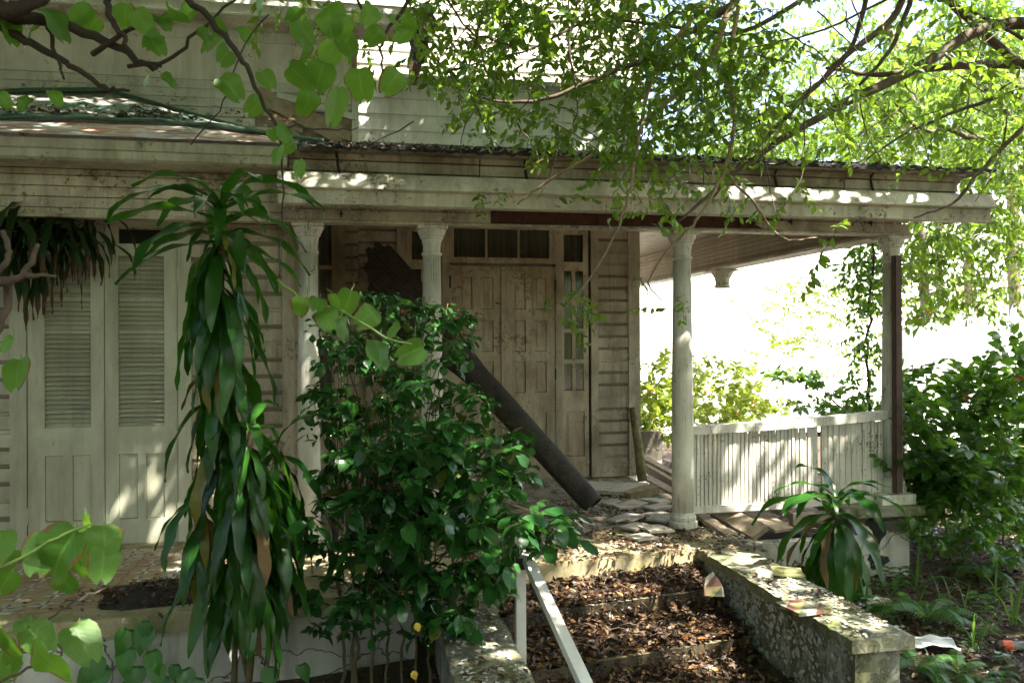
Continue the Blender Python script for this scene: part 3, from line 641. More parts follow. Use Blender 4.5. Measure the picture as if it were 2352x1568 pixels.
# transom over the double doors
sash('transom_window', X(1016), X(1290), Zb(606), 2.8, [(X(1043.5), X(1115), Zb(593), Zb(528)), (X(1120), X(1189), Zb(593), Zb(528)), (X(1194), X(1262), Zb(593), Zb(528))], y=YB-.012)
rr = rows((638.5, 710.5), (737, 807), (830, 902), (948, 1056))
DZ = Zb(612)
dl = sash('door', X(1034), X(1152), .012, DZ, [], [(X(a), X(c), z0, z1) for a, c in ((1058, 1085), (1106.5, 1133.5)) for z0, z1 in rr], y=YB-.004, depth=.03)
dr = sash('door', X(1158), X(1275), .012, DZ, [], [(X(a), X(c), z0, z1) for a, c in ((1180, 1207), (1228, 1255)) for z0, z1 in rr], y=YB-.006, depth=.03)
b = B(); b.box(X(1151), X(1161), YB-.026, YB-.007, .02, DZ-.01); b.build('meeting_stile', M['door'], dr)
for z in (Zb(655), Zb(860)):
    b = B(); b.tube([(X(1275.5), YB-.018, z-.06), (X(1275.5), YB-.018, z+.06)], .009, 8); b.build('hinge', M['iron'], dr)
b = B(); b.tube([(X(1034), YB-.018, Zb(650)-.06), (X(1034), YB-.018, Zb(650)+.07)], .010, 8); b.build('hinge', M['iron'], dl)
b = B(); b.tube([(X(1140), YB-.01, Zb(696)), (X(1140), YB-.05, Zb(696)), (X(1149), YB-.05, Zb(699))], .006, 6); b.build('handle', M['iron'], dl)
b = B(); b.box(X(1034), X(1275), YB-.018, YB+.03, Zb(606)-.0, Zb(603)+.02); b.build('moulding', M['door'], H)
for a, c in ((1016, 1033.5), (1275.5, 1290)):
    b = B(); b.box(X(a), X(c), YB-.022, YB+.09, 0, Zb(606)-.002); b.build('door_post', M['inner'], H)
b = B(); b.box(X(1016), X(1290), YB-.06, YB+.05, -.02, .010); b.build('threshold', M['wood'], H)
# side lights
for x0, x1, cols, single in ((1290.5, 1352, ((1296, 1314), (1322, 1340.5)), (1295.5, 1340)), (935, 1015.5, ((947, 968), (976, 997)), (947, 997))):
    hs = [(X(single[0]), X(single[1]), Zb(600), Zb(537))]
    hs += [(X(a), X(c), z0, z1) for a, c in cols for z0, z1 in rows((621, 683.5), (693, 755), (764, 826), (836, 899))]
    pn = [(X(single[0]), X(single[1]+2), Zb(1051), Zb(947))]
    sash('sidelight', X(x0), X(x1), .012, 2.8, hs, pn)
b = B(); b.box(X(1352.3), X(1357.3), YB+.03, YB+.099, 0, 2.8); b.build('opening_or_gap_shade', M['dark'], H)
# left window of the porch
sash('window', X(712), X(775)-.001, .0, 2.8, [(X(722), X(763), Zb(615), Zb(526)), (X(722), X(763), Zb(760), Zb(624)), (X(722), X(763), Zb(900), Zb(770))], [(X(722), X(763), Zb(1050), Zb(930))])
b = B(); b.box(xc1+.10, X(712), YB, YB+.09, 0, 2.8); b.build('casing', M['inner'], H)
# east side wall of the house behind the porch corner
W = wall('side_wall', 3.03, 3.139, YB+.23, 14, 0, 3.5, M['inner'])
for k in range(26):
    b = B(); b.prism([(3.14, .1335*k), (3.152, .1335*k), (3.152, .1335*k+.098), (3.144, .1335*k+.104), (3.144, .1335*k+.131), (3.14, .1335*k+.131)], YB+.1, 14, axis='y'); b.build('board', M['inner'], W)
# --- porch ceiling and the return beam on the east side
Cn = wall('porch_ceiling', xc1+.1, 4.40, 6.43, YB-.03, 2.82, 2.85, M['ceil'])
b = B(); b.box(3.16, 4.40, YB-.029, 14, 2.82, 2.85); b.build('ceiling_board', M['ceil'], Cn)
for k in range(34):
    x = xc1+.12 + k*.145
    if x < 4.35: b = B(); b.box(x, x+.139, 6.44, YB-.05 if x < 3.1 else 13.9, 2.806, 2.819); b.build('ceiling_board', M['ceil'], Cn)
W = wall('return_beam', 4.42, 4.56, 6.422, 14, 2.41, 2.82, M['ceil'])
for k in range(8):
    b = B(); z = 2.40+k*.05; b.prism([(4.418, z), (4.404, z+.002), (4.404, z+.046), (4.410, z+.049), (4.418, z+.049)], 6.44, 14, axis='y'); b.build('board', M['ceil'], W)
b = B(); b.box(4.36, 4.60, 6.44, 14, 2.372, 2.399); b.build('moulding', M['white'], W)
# --- columns
shaft_prof = lambda r, h0, h1: [(r*1.06, h0), (r*1.05, h0+(h1-h0)*.2), (r, h0+(h1-h0)*.55), (r*.84, h1)]
def capital(b, zt, r):
    b.lathe([(r*.84, zt-.20), (r*1.0, zt-.19), (r*1.0, zt-.178), (r*.84, zt-.172), (r*.84, zt-.13), (r*.92, zt-.10), (r*.96, zt-.075), (r*1.12, zt-.065), (r*1.12, zt-.05), (r*1.2, zt-.045), (r*1.34, zt-.02), (r*1.36, zt)], 32)
def column(px, zb=0.0, zt=2.371, r=.079, y=6.29, x=None):
    x = xa(px, y) if x is None else x
    e = empty('column', (x, y, zb)); e.parent = H; e.location = Vector((x, y, zb)) - H.location
    b = B(); b.lathe(shaft_prof(r, zb+.12, zt-.20), 32); bs = b.mesh('shaft', M['column'], True); o = link('shaft', bs, e, (x, y, 0))
    b = B(); capital(b, zt-.022, r); b.box(-r*1.42, r*1.42, -r*1.42, r*1.42, zt-.022, zt); o = link('capital', b.mesh('capital', M['column']), e, (x, y, 0))
    b = B(); b.lathe([(r*1.35, zb), (r*1.38, zb+.035), (r*1.36, zb+.05), (r*1.2, zb+.055), (r*1.26, zb+.075), (r*1.26, zb+.09), (r*1.12, zb+.105), (r*1.06, zb+.125)], 32); link('base', b.mesh('base', M['column']), e, (x, y, 0))
    return e
column(709); column(992.5); column(1567, r=.083)
c3 = column(2048, zb=.215)
b = B(); capital(b, 2.35, .10); b.box(-.15, .15, -.15, .15, 2.35, 2.371); o = link('hanging_capital', b.mesh('capital', M['column']), H, (4.49, 9.55, 0))
# brown timber prop beside the corner column
p = Y(2060, 900, 6.17); b = B(); b.box(p.x-.027, p.x+.027, 6.14, 6.20, .225, 2.20, c=0); b.box(p.x-.034, p.x-.028, 6.15, 6.19, .225, 2.20); o = b.build('timber_prop', M['post'])
tag(o, 'dark brown timber prop standing against the corner column', 'post')
# --- balustrade
xb0, xb1 = xa(1584, 6.29)-.0, xa(2030, 6.29)
e = empty('balustrade', (xb0, 6.29, .1)); e.parent = H; e.location = Vector((xb0, 6.29, .1)) - H.location
def rail(name, za0, za1, h, w_, segs=14):
    b = B()
    for i in range(segs):
        t0, t1 = i/segs, (i+1)/segs; xA_, xB_ = xb0+(xb1-xb0)*t0, xb0+(xb1-xb0)*t1
        f = lambda t: za0+(za1-za0)*t - .012*math.sin(math.pi*t)
        z0_, z1_ = f(t0), f(t1); y0, y1 = 6.29-w_/2, 6.29+w_/2
        b.quad((xA_, y0, z0_), (xB_, y0, z1_), (xB_, y0, z1_+h), (xA_, y0, z0_+h)); b.quad((xA_, y1, z0_), (xA_, y1, z0_+h), (xB_, y1, z1_+h), (xB_, y1, z1_))
        b.quad((xA_, y0, z0_+h), (xB_, y0, z1_+h), (xB_, y1, z1_+h), (xA_, y1, z0_+h)); b.quad((xA_, y0, z0_), (xA_, y1, z0_), (xB_, y1, z1_), (xB_, y0, z1_))
    b.quad((xb0, 6.29-w_/2, za0), (xb0, 6.29-w_/2, za0+h), (xb0, 6.29+w_/2, za0+h), (xb0, 6.29+w_/2, za0)); b.quad((xb1, 6.29-w_/2, za1), (xb1, 6.29+w_/2, za1), (xb1, 6.29+w_/2, za1+h), (xb1, 6.29-w_/2, za1+h))
    return b.build(name, M['baluster'], e)
rail('handrail', .745, .83, .07, .11); rail('bottom_rail', .11, .150, .055, .07)
sb = B(); sb.box(-.0125, .0125, -.012, .012, 0, .60); sm = sb.mesh('baluster', M['baluster'])
xg = xa(1877, 6.29); xg2 = xa(1888, 6.29); x = xb0+.03
while x < xb1-.012:
    if not (xg < x < xg2):
        t = (x-xb0)/(xb1-xb0); o = link('baluster', sm, e, (x, 6.29+random.uniform(-.004, .004), .15+.045*t)); o.rotation_euler = (random.uniform(-.01, .01), random.gauss(0, .0045), random.uniform(-.12, .12)); o.scale = (random.uniform(.9, 1.1), 1, 1.0+.03*t)
    x += .0350 if x < xg else .0268
# --- corner plinth and low wall under the balustrade
e = empty('corner_plinth', (4.25, 6.3, -.5)); e.parent = H; e.location = Vector((4.25, 6.3, -.5)) - H.location
b = B(); b.box(4.0, 4.53, 6.12, 6.62, -.55, .055); b.build('plinth_body', M['plaster'], e)
b = B(); b.box(3.90, 4.62, 6.04, 6.68, .058, .128); b.build('plinth_cap', M['cap'], e)
b = B(); b.box(4.30, 4.61, 6.14, 6.44, .13, .213); b.build('base_block', M['white'], e)
b = B(); b.box(2.82, 3.97, 6.10, 6.22, -.55, -.12); b.build('low_wall', M['plaster'], H)
for p0, p1 in (((4.2, -.02), (4.34, -.22)),):   # hole where the render has come away
    b = B(); cx, cz = 4.20, -.10; pts = [(cx+.09*math.cos(a)*(1+.35*math.sin(3*a+1)), 6.117, cz+.13*math.sin(a)*(1+.25*math.sin(4*a))) for a in np.linspace(0, 2*math.pi, 15)[:-1]]
    b.poly(pts); b.poly([(p_[0]+.03, 6.116, p_[2]*.55-.27) for p_ in pts]); b.build('render_hole', M['tar'], e)
# ================================================================= roofs
def shingled(name, pts, mat, parent=H, u=14, v=10, amp=.012, seed=0, th=.02):
    """quad sheet pts (4 corners) subdivided with an uneven surface"""
    a, b_, c, d = [Vector(p) for p in pts]; nrm = (b_-a).cross(d-a).normalized(); rr = random.Random(seed); bb = B(); gridp = []
    for j in range(v+1):
        for i in range(u+1):
            s_, t = i/u, j/v; p = (a*(1-s_)+b_*s_)*(1-t)+(d*(1-s_)+c*s_)*t
            gridp.append(p + nrm*(rr.uniform(-amp, amp) if 0 < j < v else rr.uniform(-amp*.5, amp*.5)))
    bb.v = [tuple(p) for p in gridp]; bb.f = [(j*(u+1)+i, j*(u+1)+i+1, (j+1)*(u+1)+i+1, (j+1)*(u+1)+i) for j in range(v) for i in range(u)]; bb.mi = [0]*len(bb.f)
    return bb.build(name, mat, parent, True)
EL, ER = -.36, 5.06; ey, ez = 5.84, 2.85
Pk = Y(252, 210, 7.38); Pk2 = Y(150, 210, 7.38); Pk0 = Y(-260, 330, 7.38); Q = Y(662, 322, 7.38)
rf = shingled('bay_roof', [(Pk2.x-1.9, 6.25, 3.07), (-.62-.45, 6.25, 3.07), (Pk.x, 7.4, Pk.z), (Pk2.x, 7.4, Pk2.z)], M['roof'], u=24, v=14, amp=.014, seed=3)
shingled('roof_slope', [(-.62-.45, 6.25, 3.07), (Q.x+.1, 6.25, 3.02), (Q.x+.05, 7.4, Q.z), (Pk.x, 7.4, Pk.z)], M['roof'], rf, 12, 10, .012, 4)
shingled('roof_slope', [(-6.4, 6.25, 2.96), (Pk2.x-1.9, 6.25, 3.07), (Pk2.x, 7.4, Pk2.z), (Pk0.x, 7.4, Pk0.z)], M['roof'], rf, 14, 10, .012, 5)
shingled('flashing_apron', [(-6.0, ey-.02, 2.855), (-.95, ey-.02, 2.855), (-1.2, 6.27, 3.055), (-6.0, 6.27, 3.0)], M['rust'], rf, 20, 4, .003, 6)
shingled('flashing_apron', [(-.95, ey-.02, 2.857), (-.30, ey-.02, 2.857), (-.45, 6.27, 2.99), (-1.2, 6.27, 3.057)], M['rust'], rf, 8, 4, .008, 7)
b = B(); b.tube(wiggle([(-6, 6.25, 3.02), (-4, 6.23, 3.05), (-2.4, 6.24, 3.07), (-1.2, 6.24, 3.08), (-.7, 6.22, 3.03), (-.2, 6.1, 2.95)], .006, 5, 2), .015, 8); b.build('green_lip', M['greenlip'], rf, True)
b = B(); b.tube([Pk+Vector((0, -.02, .02)), (Pk+Q)/2+Vector((0, -.03, -.01)), Q+Vector((0, -.02, .0))], [.015, .03, .02], 6); b.tube([Pk2+Vector((-.9, -.02, -.09)), Pk2+Vector((-.3, -.02, .0)), Pk+Vector((0, -.02, .02))], .022, 6); b.build('green_flashing', M['greenlip'], rf)
b = B(); b.prism([(7.30, 3.15), (7.375, 3.15), (7.375, 3.25)], Q.x, .1); b.build('green_flashing', M['greenlip'], rf)
for k in range(14):
    b = B(); x = random.uniform(-3.0, -1.2); y = random.uniform(6.26, 6.45); z = 3.07+(y-6.25)*.46+.012; s_ = random.uniform(.05, .13)
    pts = [(x+s_*math.cos(a)*random.uniform(.7, 1.5), y+s_*.6*math.sin(a), z+s_*.28*math.sin(a)) for a in np.linspace(0, 2*math.pi, 8)[:-1]]
    b.poly(pts); b.build('peeling_felt', M['greenlip'], rf)
yb_, zb_ = 8.79, 3.545
pr = shingled('porch_roof', [(EL, ey, ez), (ER, ey, ez), (3.16, yb_, zb_), (EL, yb_, zb_)], M['roof'], u=40, v=16, amp=.008, seed=8)
shingled('roof_slope', [(ER, ey, ez), (ER, 14, ez), (3.16, 14, zb_), (3.16, yb_, zb_)], M['roof'], pr, 12, 10, .006, 9)
b = B(); b.box(EL, 4.9, ey+.04, 6.19, 2.835, 2.846); b.build('soffit', M['frieze'], pr)
# rotten corrugated edge, in lengths
x = EL
while x < ER-.05:
    L_ = random.uniform(.35, .8); x1 = min(ER, x+L_); b = B(); n = int((x1-x)/.02); dz = random.uniform(-.012, .012); dy = random.uniform(-.03, .01)
    pts = [(x+(x1-x)*i/n, math.sin(i*1.05)*.010 + random.uniform(-.005, .005)) for i in range(n+1)]
    for i in range(n):
        (xa_, u), (xb_, v) = pts[i], pts[i+1]; yf = ey-.05+dy; j0 = random.uniform(0, .014)
        b.quad((xa_, yf, ez+dz+u-.016), (xb_, yf, ez+dz+v-.016-j0*.4), (xb_, yf, ez+dz+v+.006), (xa_, yf, ez+dz+u+.006))
        b.quad((xa_, yf, ez+dz+u+.006), (xb_, yf, ez+dz+v+.006), (xb_, ey+.1, ez+.035+v), (xa_, ey+.1, ez+.035+u))
    b.build('corrugated_edge', M['tar'], pr); x = x1
# green flashing at the foot of the upper wall
b = B(); b.prism([(8.73, 3.535), (8.80, 3.535), (8.80, 3.60)], .08, 3.2); b.build('green_flashing', M['greenlip'], pr)
# ================================================================= upper walls
W1 = 7.40; xw1 = xa(826, W1); zt1 = 4.2
W = wall('upper_wall', -6.5, xw1-.01, W1+.035, W1+.2, 2.9, zt1, M['wood'])
z = 3.04; hs = [.105, .105, .105, .075, .075, .075, .075, .075]; xd = xa(588, W1)
for i, h in enumerate(hs):
    x1 = xw1-.06 if i < 2 else (xd if i < 5 else xw1-.06)
    if i == 2: x1 = xa(690, W1)
    for a, c in ((-6.5, -2.9), (-2.898, x1)):
        o = link('board', board_mesh(c-a-.002, h, 'lap', (M['greywall'], M['greywall'])), W, (a, W1+.002, z)); o.rotation_euler = (0, random.uniform(-.001, .001), 0)
    z += h
b = B(); b.box(-6.5, xw1-.06, W1-.016, W1+.034, z+.002, 4.07); b.build('frieze_board', M['greywall'], W)
b = B(); b.box(-6.5, xw1+.0, W1-.03, W1+.034, 4.072, 4.16); b.build('frieze_board', M['greywall'], W)
b = B(); b.box(xw1-.058, xw1, W1-.02, W1+.034, 2.95, z); b.build('corner_board', M['greywall'], W)
for k, (pa, pb, th) in enumerate((((600, 195), (815, 300), .10), ((610, 222), (790, 318), .06), ((592, 240), (700, 292), .05), ((640, 208), (822, 262), .05))):
    A_, B_ = Y(*pa, W1-.01-.012*k), Y(*pb, W1-.01-.012*k); d = B_-A_; ang = math.atan2(d.z, d.x)
    bb = B(); bb.box(0, d.length, 0, .011, -th, 0); o = link('fallen_board', bb.mesh('fallen_board', M['wood'] if k != 3 else M['greywall']), W, A_); o.rotation_euler = (0, -ang, 0)
# eave of that wall
Ev = wall('eave', -6.5, .50, 6.92, W1+.02, 4.162, 4.175, M['frieze'])
b = B(); b.box(-6.5, .50, 6.88, 6.918, 4.12, 4.23); b.box(-6.5, .50, 6.85, 6.879, 4.19, 4.25); b.build('fascia', M['greywall'], Ev)
b = B(); b.poly([(-6.5, 6.84, 4.252), (.60, 6.84, 4.252), (.60, 8.2, 4.62), (-6.5, 8.2, 4.62)]); b.build('eave_roof', M['greenlip'], Ev)
b = B(); b.tube(wiggle([(.60, 6.85, 4.20), (.60, 7.1, 4.15), (.61, 7.4, 4.12), (.62, 7.75, 4.12)], .02, 4, 3), [.05, .07, .09, .07, .09, .075, .09, .07, .08, .07, .08, .06, .03], 8); b.build('rotten_barge_board', M['tar'], Ev)
b = B(); b.box(.56, .64, 6.86, 8.3, 4.06, 4.24); b.build('barge_board', M['redwood'], Ev)
b = B(); b.box(.55, .68, 6.83, 8.4, 4.256, 4.29); b.build('green_flashing', M['greenlip'], Ev)
# wall above the porch roof
W2 = 8.81; W = wall('upper_wall', xw1, 3.09, W2+.035, W2+.2, 3.5, 4.26, M['wood'])
siding(W, .06, xa(1443, W2), W2, 3.56, 4.24, .17, (M['greywall'], M['greywall']), 'lap', splits=(1.3, 2.3))
b = B(); b.box(xa(1443, W2)+.001, 3.13, W2-.016, W2+.034, 3.52, 4.24); b.build('corner_board', M['greywall'], W)
b = B(); b.box(.3, 3.25, W2-.16, W2+1.0, 4.245, 4.285); b.build('ledge', M['white'], W)
# set-back sunlit storey
W3 = 9.9; W = wall('upper_storey', -7, 3.62, W3+.035, W3+.25, 4.28, 8.4, M['wood'])
siding(W, -7, xa(1462, W3), W3, 4.29, 8.3, .165, (M['white'], M['white']), 'lap', splits=(-4, -1.5, 1.2))
siding(W, xa(1462, W3), 3.6, W3, 4.29, 4.62, .165, (M['white'], M['white']), 'lap')
siding(W, xa(1462, W3), 3.6, W3, 5.5, 8.3, .165, (M['white'], M['white']), 'lap')
e = empty('shuttered_window', (3.4, W3, 4.62)); e.parent = W; e.location = Vector((3.4, W3, 4.62)) - W.location - H.location
e.parent = H; e.location = Vector((3.4, W3, 4.62)) - H.location
b = B(); b.holes(xa(1462, W3)+.01, 3.58, 4.63, 5.48, [(xa(1462, W3)+.07, 3.52, 4.69, 5.42)], W3-.02, W3+.03); b.build('window_frame', M['white'], e)
M['shutter'] = plain('blue_grey_shutter', (.22, .27, .32), .6, .2)
for k in range(18): b = B(); b.prism([(W3, 4.70+k*.04), (W3+.03, 4.73+k*.04), (W3+.025, 4.735+k*.04), (W3-.004, 4.705+k*.04)], xa(1462, W3)+.072, 3.518); b.build('slat', M['shutter'], e)
b = B(); b.box(3.36, 3.361, 0, .001, 0, .001)
b = B(); b.box(-7.2, 3.9, W3-.4, 14, 8.41, 8.5); b.build('upper_roof', M['roof'], H)
b = B(); b.box(3.50, 3.619, W3+.26, 14, 4.28, 8.4); b.build('side_wall', M['white'], H)
# ================================================================= floors and steps
FE = [(-6, 4.72), (-.9, 4.90), (.40, 5.12), (.80, 5.33), (2.447, 5.65), (2.82, 5.70), (2.97, 6.3), (3.02, YB-.0), (3.02, YB+.09), (-6, YB+.09)]
fl = B(); fl.prism(FE, -.115, -.014, axis='z'); o = fl.build('porch_floor', M['conc']); o['kind'] = 'structure'; PF = o
b = B(); b.prism([(-6, 4.78), (-.9, 4.96), (.38, 5.18), (.38, 5.6), (.84, 5.6), (.84, 6.1), (-6, 6.1)], -.6, -.117, axis='z'); o = b.build('terrace_wall', M['plaster']); tag(o, 'cracked white plaster wall holding up the tiled terrace', 'retaining wall')
tm = B(); tm.box(-.099, .099, -.099, .099, 0, .012); tmesh = tm.mesh('tile', M['tile']); pmesh = tm.mesh('tile', M['ptile'])
hx, hy = G(385, 1352, 0).x, G(385, 1352, 0).y
for i in range(16):
    for j in range(8):
        x, y = -3.75 + i*.2, 4.95 + .05 + j*.2 + .018*i
        if y > YL-.1 or y < 4.98+.035*(x+3): continue
        if ((x-hx)/.42)**2 + ((y-hy)/.26)**2 < 1: continue
        o = link('tile', tmesh, PF, (x, y, -.013+random.uniform(-.0015, .001))); o.rotation_euler = (random.gauss(0, .004), random.gauss(0, .004), R(90)*random.randrange(4)+random.gauss(0, .006)+R(5))
for i in range(18):
    for j in range(16):
        x, y = -.35+i*.2, 5.72+j*.2
        if x > 3.0 or y > YB-.1: continue
        if x > 1.9+.3*math.sin(y*3) and y < 7.7 and random.random() < .93: continue
        if y < 6.1 and random.random() < .8: continue
        if random.random() < .06: continue
        o = link('tile', pmesh, PF, (x, y, -.013+random.uniform(-.002, .002))); o.rotation_euler = (random.gauss(0, .006), random.gauss(0, .006), random.gauss(0, .01))
# soil heap in the terrace hole
def heap(name, cx, cy, cz, rx, ry, h, mat, seed=0):
    rr = random.Random(seed); b = B(); n, m = 20, 6; b.v.append((cx, cy, cz+h))
    for j in range(1, m+1):
        for i in range(n):
            a = 2*math.pi*i/n; k = j/m*(1+.12*math.sin(3*a+seed)+.08*math.sin(5*a)); b.v.append((cx+rx*k*math.cos(a), cy+ry*k*math.sin(a), cz+h*(1-(j/m)**2)+rr.uniform(-.006, .006)*(j < m)))
    for i in range(n): b.f.append((0, 1+i, 1+(i+1) % n)); b.mi.append(0)
    for j in range(m-1):
        for i in range(n): a = 1+j*n+i; c = 1+j*n+(i+1) % n; b.f.append((a, a+n, c+n, c)); b.mi.append(0)
    o = b.build(name, mat, None, True); o['kind'] = 'stuff'; return o
heap('soil', hx, hy, -.014, .46, .28, .05, M['soil'], 1)
ST = empty('front_steps', (1.6, 4.9, -.6), 'wet concrete front steps buried in fallen leaves between two low walls', 'steps')
e0 = lambda x, y0: y0 + (x-.8)*.185
def tread(y0, depth, z, th, name, mats):
    b = B(); xs_ = [.805, 1.3, 1.9, 2.44]; y1 = y0
    for a, c in zip(xs_, xs_[1:]):
        ya, yc = e0(a, y0), e0(c, y0)
        b.quad((a, ya, z), (c, yc, z), (c, yc+depth, z), (a, ya+depth, z), 0); b.quad((a, ya, z-th), (c, yc, z-th), (c, yc, z), (a, ya, z), 1)
    b.build(name, mats, ST)
b = B(); b.prism([(.803, 5.2), (2.445, 5.52), (2.445, 5.648), (.803, 5.331)][::-1], -.014, .0, axis='z'); 
b = B(); b.poly([(.80, 5.325, -.001), (2.446, 5.645, -.001), (2.446, 5.83, -.001), (.80, 5.52, -.001)]); b.poly([(.80, 5.325, -.12), (2.446, 5.645, -.12), (2.446, 5.645, -.001), (.80, 5.325, -.001)]); b.poly([(.80, 5.52, -.001), (2.446, 5.83, -.001), (2.446, 5.83, -.014), (.80, 5.52, -.014)]); b.build('landing_edge', M['conc'], ST)
b = B(); b.poly([(.80, 5.36, -.6), (2.446, 5.68, -.6), (2.446, 5.68, -.117), (.80, 5.36, -.117)]); b.build('riser', M['wet'], ST)
tread(4.93, .50, -.175, .17, 'tread', [M['nose'], M['wet']]); tread(4.48, .50, -.345, .17, 'tread', [M['nose'], M['wet']]); tread(4.03, .50, -.515, .17, 'tread', [M['nose'], M['wet']])
def capwall(x0, x1, y0, y1, label, seed):
    e = empty('cap_wall', ((x0+x1)/2, (y0+y1)/2, -.6), label, 'low wall')
    b = B(); b.box(x0+.05, x1-.05, y0+.05, y1, -.75, -.072); b.build('wall_body', M['capwall'], e)
    # cap slab with a worn, uneven surface and edges
    rr = random.Random(seed); nx, ny = 7, 40; b = B()
    for j in range(ny+1):
        for i in range(nx+1):
            ex = rr.uniform(-.006, .006); b.v.append((x0+(x1-x0)*i/nx+(ex if i in (0, nx) else 0), y0+(y1-y0)*j/ny, -.002+rr.uniform(-.0035, .0035)-(.006 if i in (0, nx) else 0)))
    for j in range(ny):
        for i in range(nx): a = j*(nx+1)+i; b.f.append((a, a+1, a+nx+2, a+nx+1)); b.mi.append(0)
    def side(idx):
        n0 = len(b.v)
        for k in idx: v = b.v[k]; b.v.append((v[0], v[1], -.071))
        for q in range(len(idx)-1): b.f.append((idx[q+1], idx[q], n0+q, n0+q+1)); b.mi.append(0)
    side([j*(nx+1) for j in range(ny+1)]); side([j*(nx+1)+nx for j in reversed(range(ny+1))]); side([i for i in reversed(range(nx+1))]); side([ny*(nx+1)+i for i in range(nx+1)])
    b.box(x0+.01, x1-.01, y0+.01, y1-.01, -.0705, -.068); b.build('cap_slab', M['cap'], e)
    return e
CR = capwall(2.447, 2.80, 3.745, 5.64, 'mossy capped wall right of the steps, with two loose square tiles on top', 11)
CL = capwall(.44, .79, 2.3, 5.10, 'litter-covered capped wall left of the steps, beside the white handrail', 12)
# flakes of old paint on the right wall's face
def flakes(name, n, fn, smin, smax, mat, parent, seed=0):
    rr = np.random.default_rng(seed); T = []
    for k in range(4):
        a = np.linspace(0, 2*np.pi, 7)[:-1]; r_ = rr.uniform(.5, 1.1, 6); V = np.c_[np.cos(a)*r_, np.sin(a)*r_, rr.uniform(-.15, .25, 6)]
        V = np.vstack([V, [[0, 0, .0]], [[0, 0, 0]]]); F = np.array([(0, 1, 2, 6), (2, 3, 4, 6), (4, 5, 0, 6)]); T.append((V*.5, F, np.zeros((8, 2))))
    pos, nr = fn(n, rr); tng = rr.normal(0, 1, (n, 3)); m = frames(pos, tng - nr*(tng*nr).sum(1)[:, None], nr+rr.normal(0, .18, (n, 3)), rr.uniform(smin, smax, n))
    scatter(name, T, rr.integers(0, 4, n), m, mat, parent, False)
M['flake'] = plain('old_paint_flake', (.55, .55, .50), .6, .25, 30)
flakes('paint_flakes', 700, lambda n, r_: (np.c_[np.full(n, 2.492), 3.8+1.8*r_.beta(1.4, 1, n), -.08-.45*r_.beta(1, 1.6, n)], np.tile([[-1., 0, 0]], (n, 1))), .012, .05, M['flake'], CR, 1)
flakes('paint_flakes', 260, lambda n, r_: (np.c_[r_.uniform(2.46, 2.79, n), r_.uniform(3.75, 4.9, n), np.full(n, .006)], np.tile([[0., 0, 1]], (n, 1))), .008, .035, M['flake'], CR, 2)
flakes('paint_flakes', 320, lambda n, r_: (np.c_[r_.uniform(.45, .78, n), r_.uniform(2.8, 4.6, n), np.full(n, .006)], np.tile([[0., 0, 1]], (n, 1))), .008, .04, M['flake'], CL, 3)
flakes('paint_flakes', 420, lambda n, r_: (np.c_[np.where(r_.uniform(0, 1, n) < .8, r_.uniform(-3.2, g0-.05, n), r_.uniform(g1+.15, 4.5, n)), np.full(n, 6.196), r_.uniform(2.40, 2.55, n)], np.tile([[0., -1, 0]], (n, 1))), .006, .022, M['flake'], H, 4)
flakes('paint_flakes', 300, lambda n, r_: (np.c_[r_.uniform(-.4, 4.9, n), np.full(n, 5.864), r_.uniform(2.465, 2.545, n)], np.tile([[0., -1, 0]], (n, 1))), .006, .024, M['flake'], H, 5)
flakes('paint_flakes', 420, lambda n, r_: (np.c_[r_.uniform(1.25, 3.1, n), np.full(n, YB-.012), r_.beta(1, 1.5, n)*2.6], np.tile([[0., -1, 0]], (n, 1))), .006, .02, plain('beige_paint_flake', (.50, .44, .34), .6, .3, 30), H, 6)
flakes('paint_flakes', 260, lambda n, r_: (np.c_[r_.uniform(-5, .0, n), np.full(n, W1-.006), r_.uniform(3.1, 3.7, n)], np.tile([[0., -1, 0]], (n, 1))), .01, .035, M['flake'], H, 7)
# white tubular handrail
M['metalp'] = M['railp']
e = empty('handrail', (.865, 4.3, -.34), 'white square-tube handrail at the left edge of the steps', 'railing')
b = B(); b.box(.84, .892, 4.27, 4.322, -.345, .36); b.build('post', M['metalp'], e)
A_, B_ = Vector((.895, 4.33, .375)), Vector((.965, 2.72, -.09)); d = B_-A_
bb = B(); bb.box(0, d.length, -.026, .026, -.022, .022); mm = d.to_track_quat('X', 'Z').to_matrix().to_4x4(); mm.translation = A_; o = link('top_bar', bb.mesh('top_bar', M['metalp']), e, world=mm)
b = B(); b.box(.838, .894, 4.262, 4.268, .30, .36); b.tube([(.866, 4.262, .33), (.866, 4.255, .33)], .008, 6); b.build('bracket', M['iron'], e); b = B(); b.box(.82, .912, 4.25, 4.342, -.345, -.33); b.build('foot_plate', M['iron'], e)
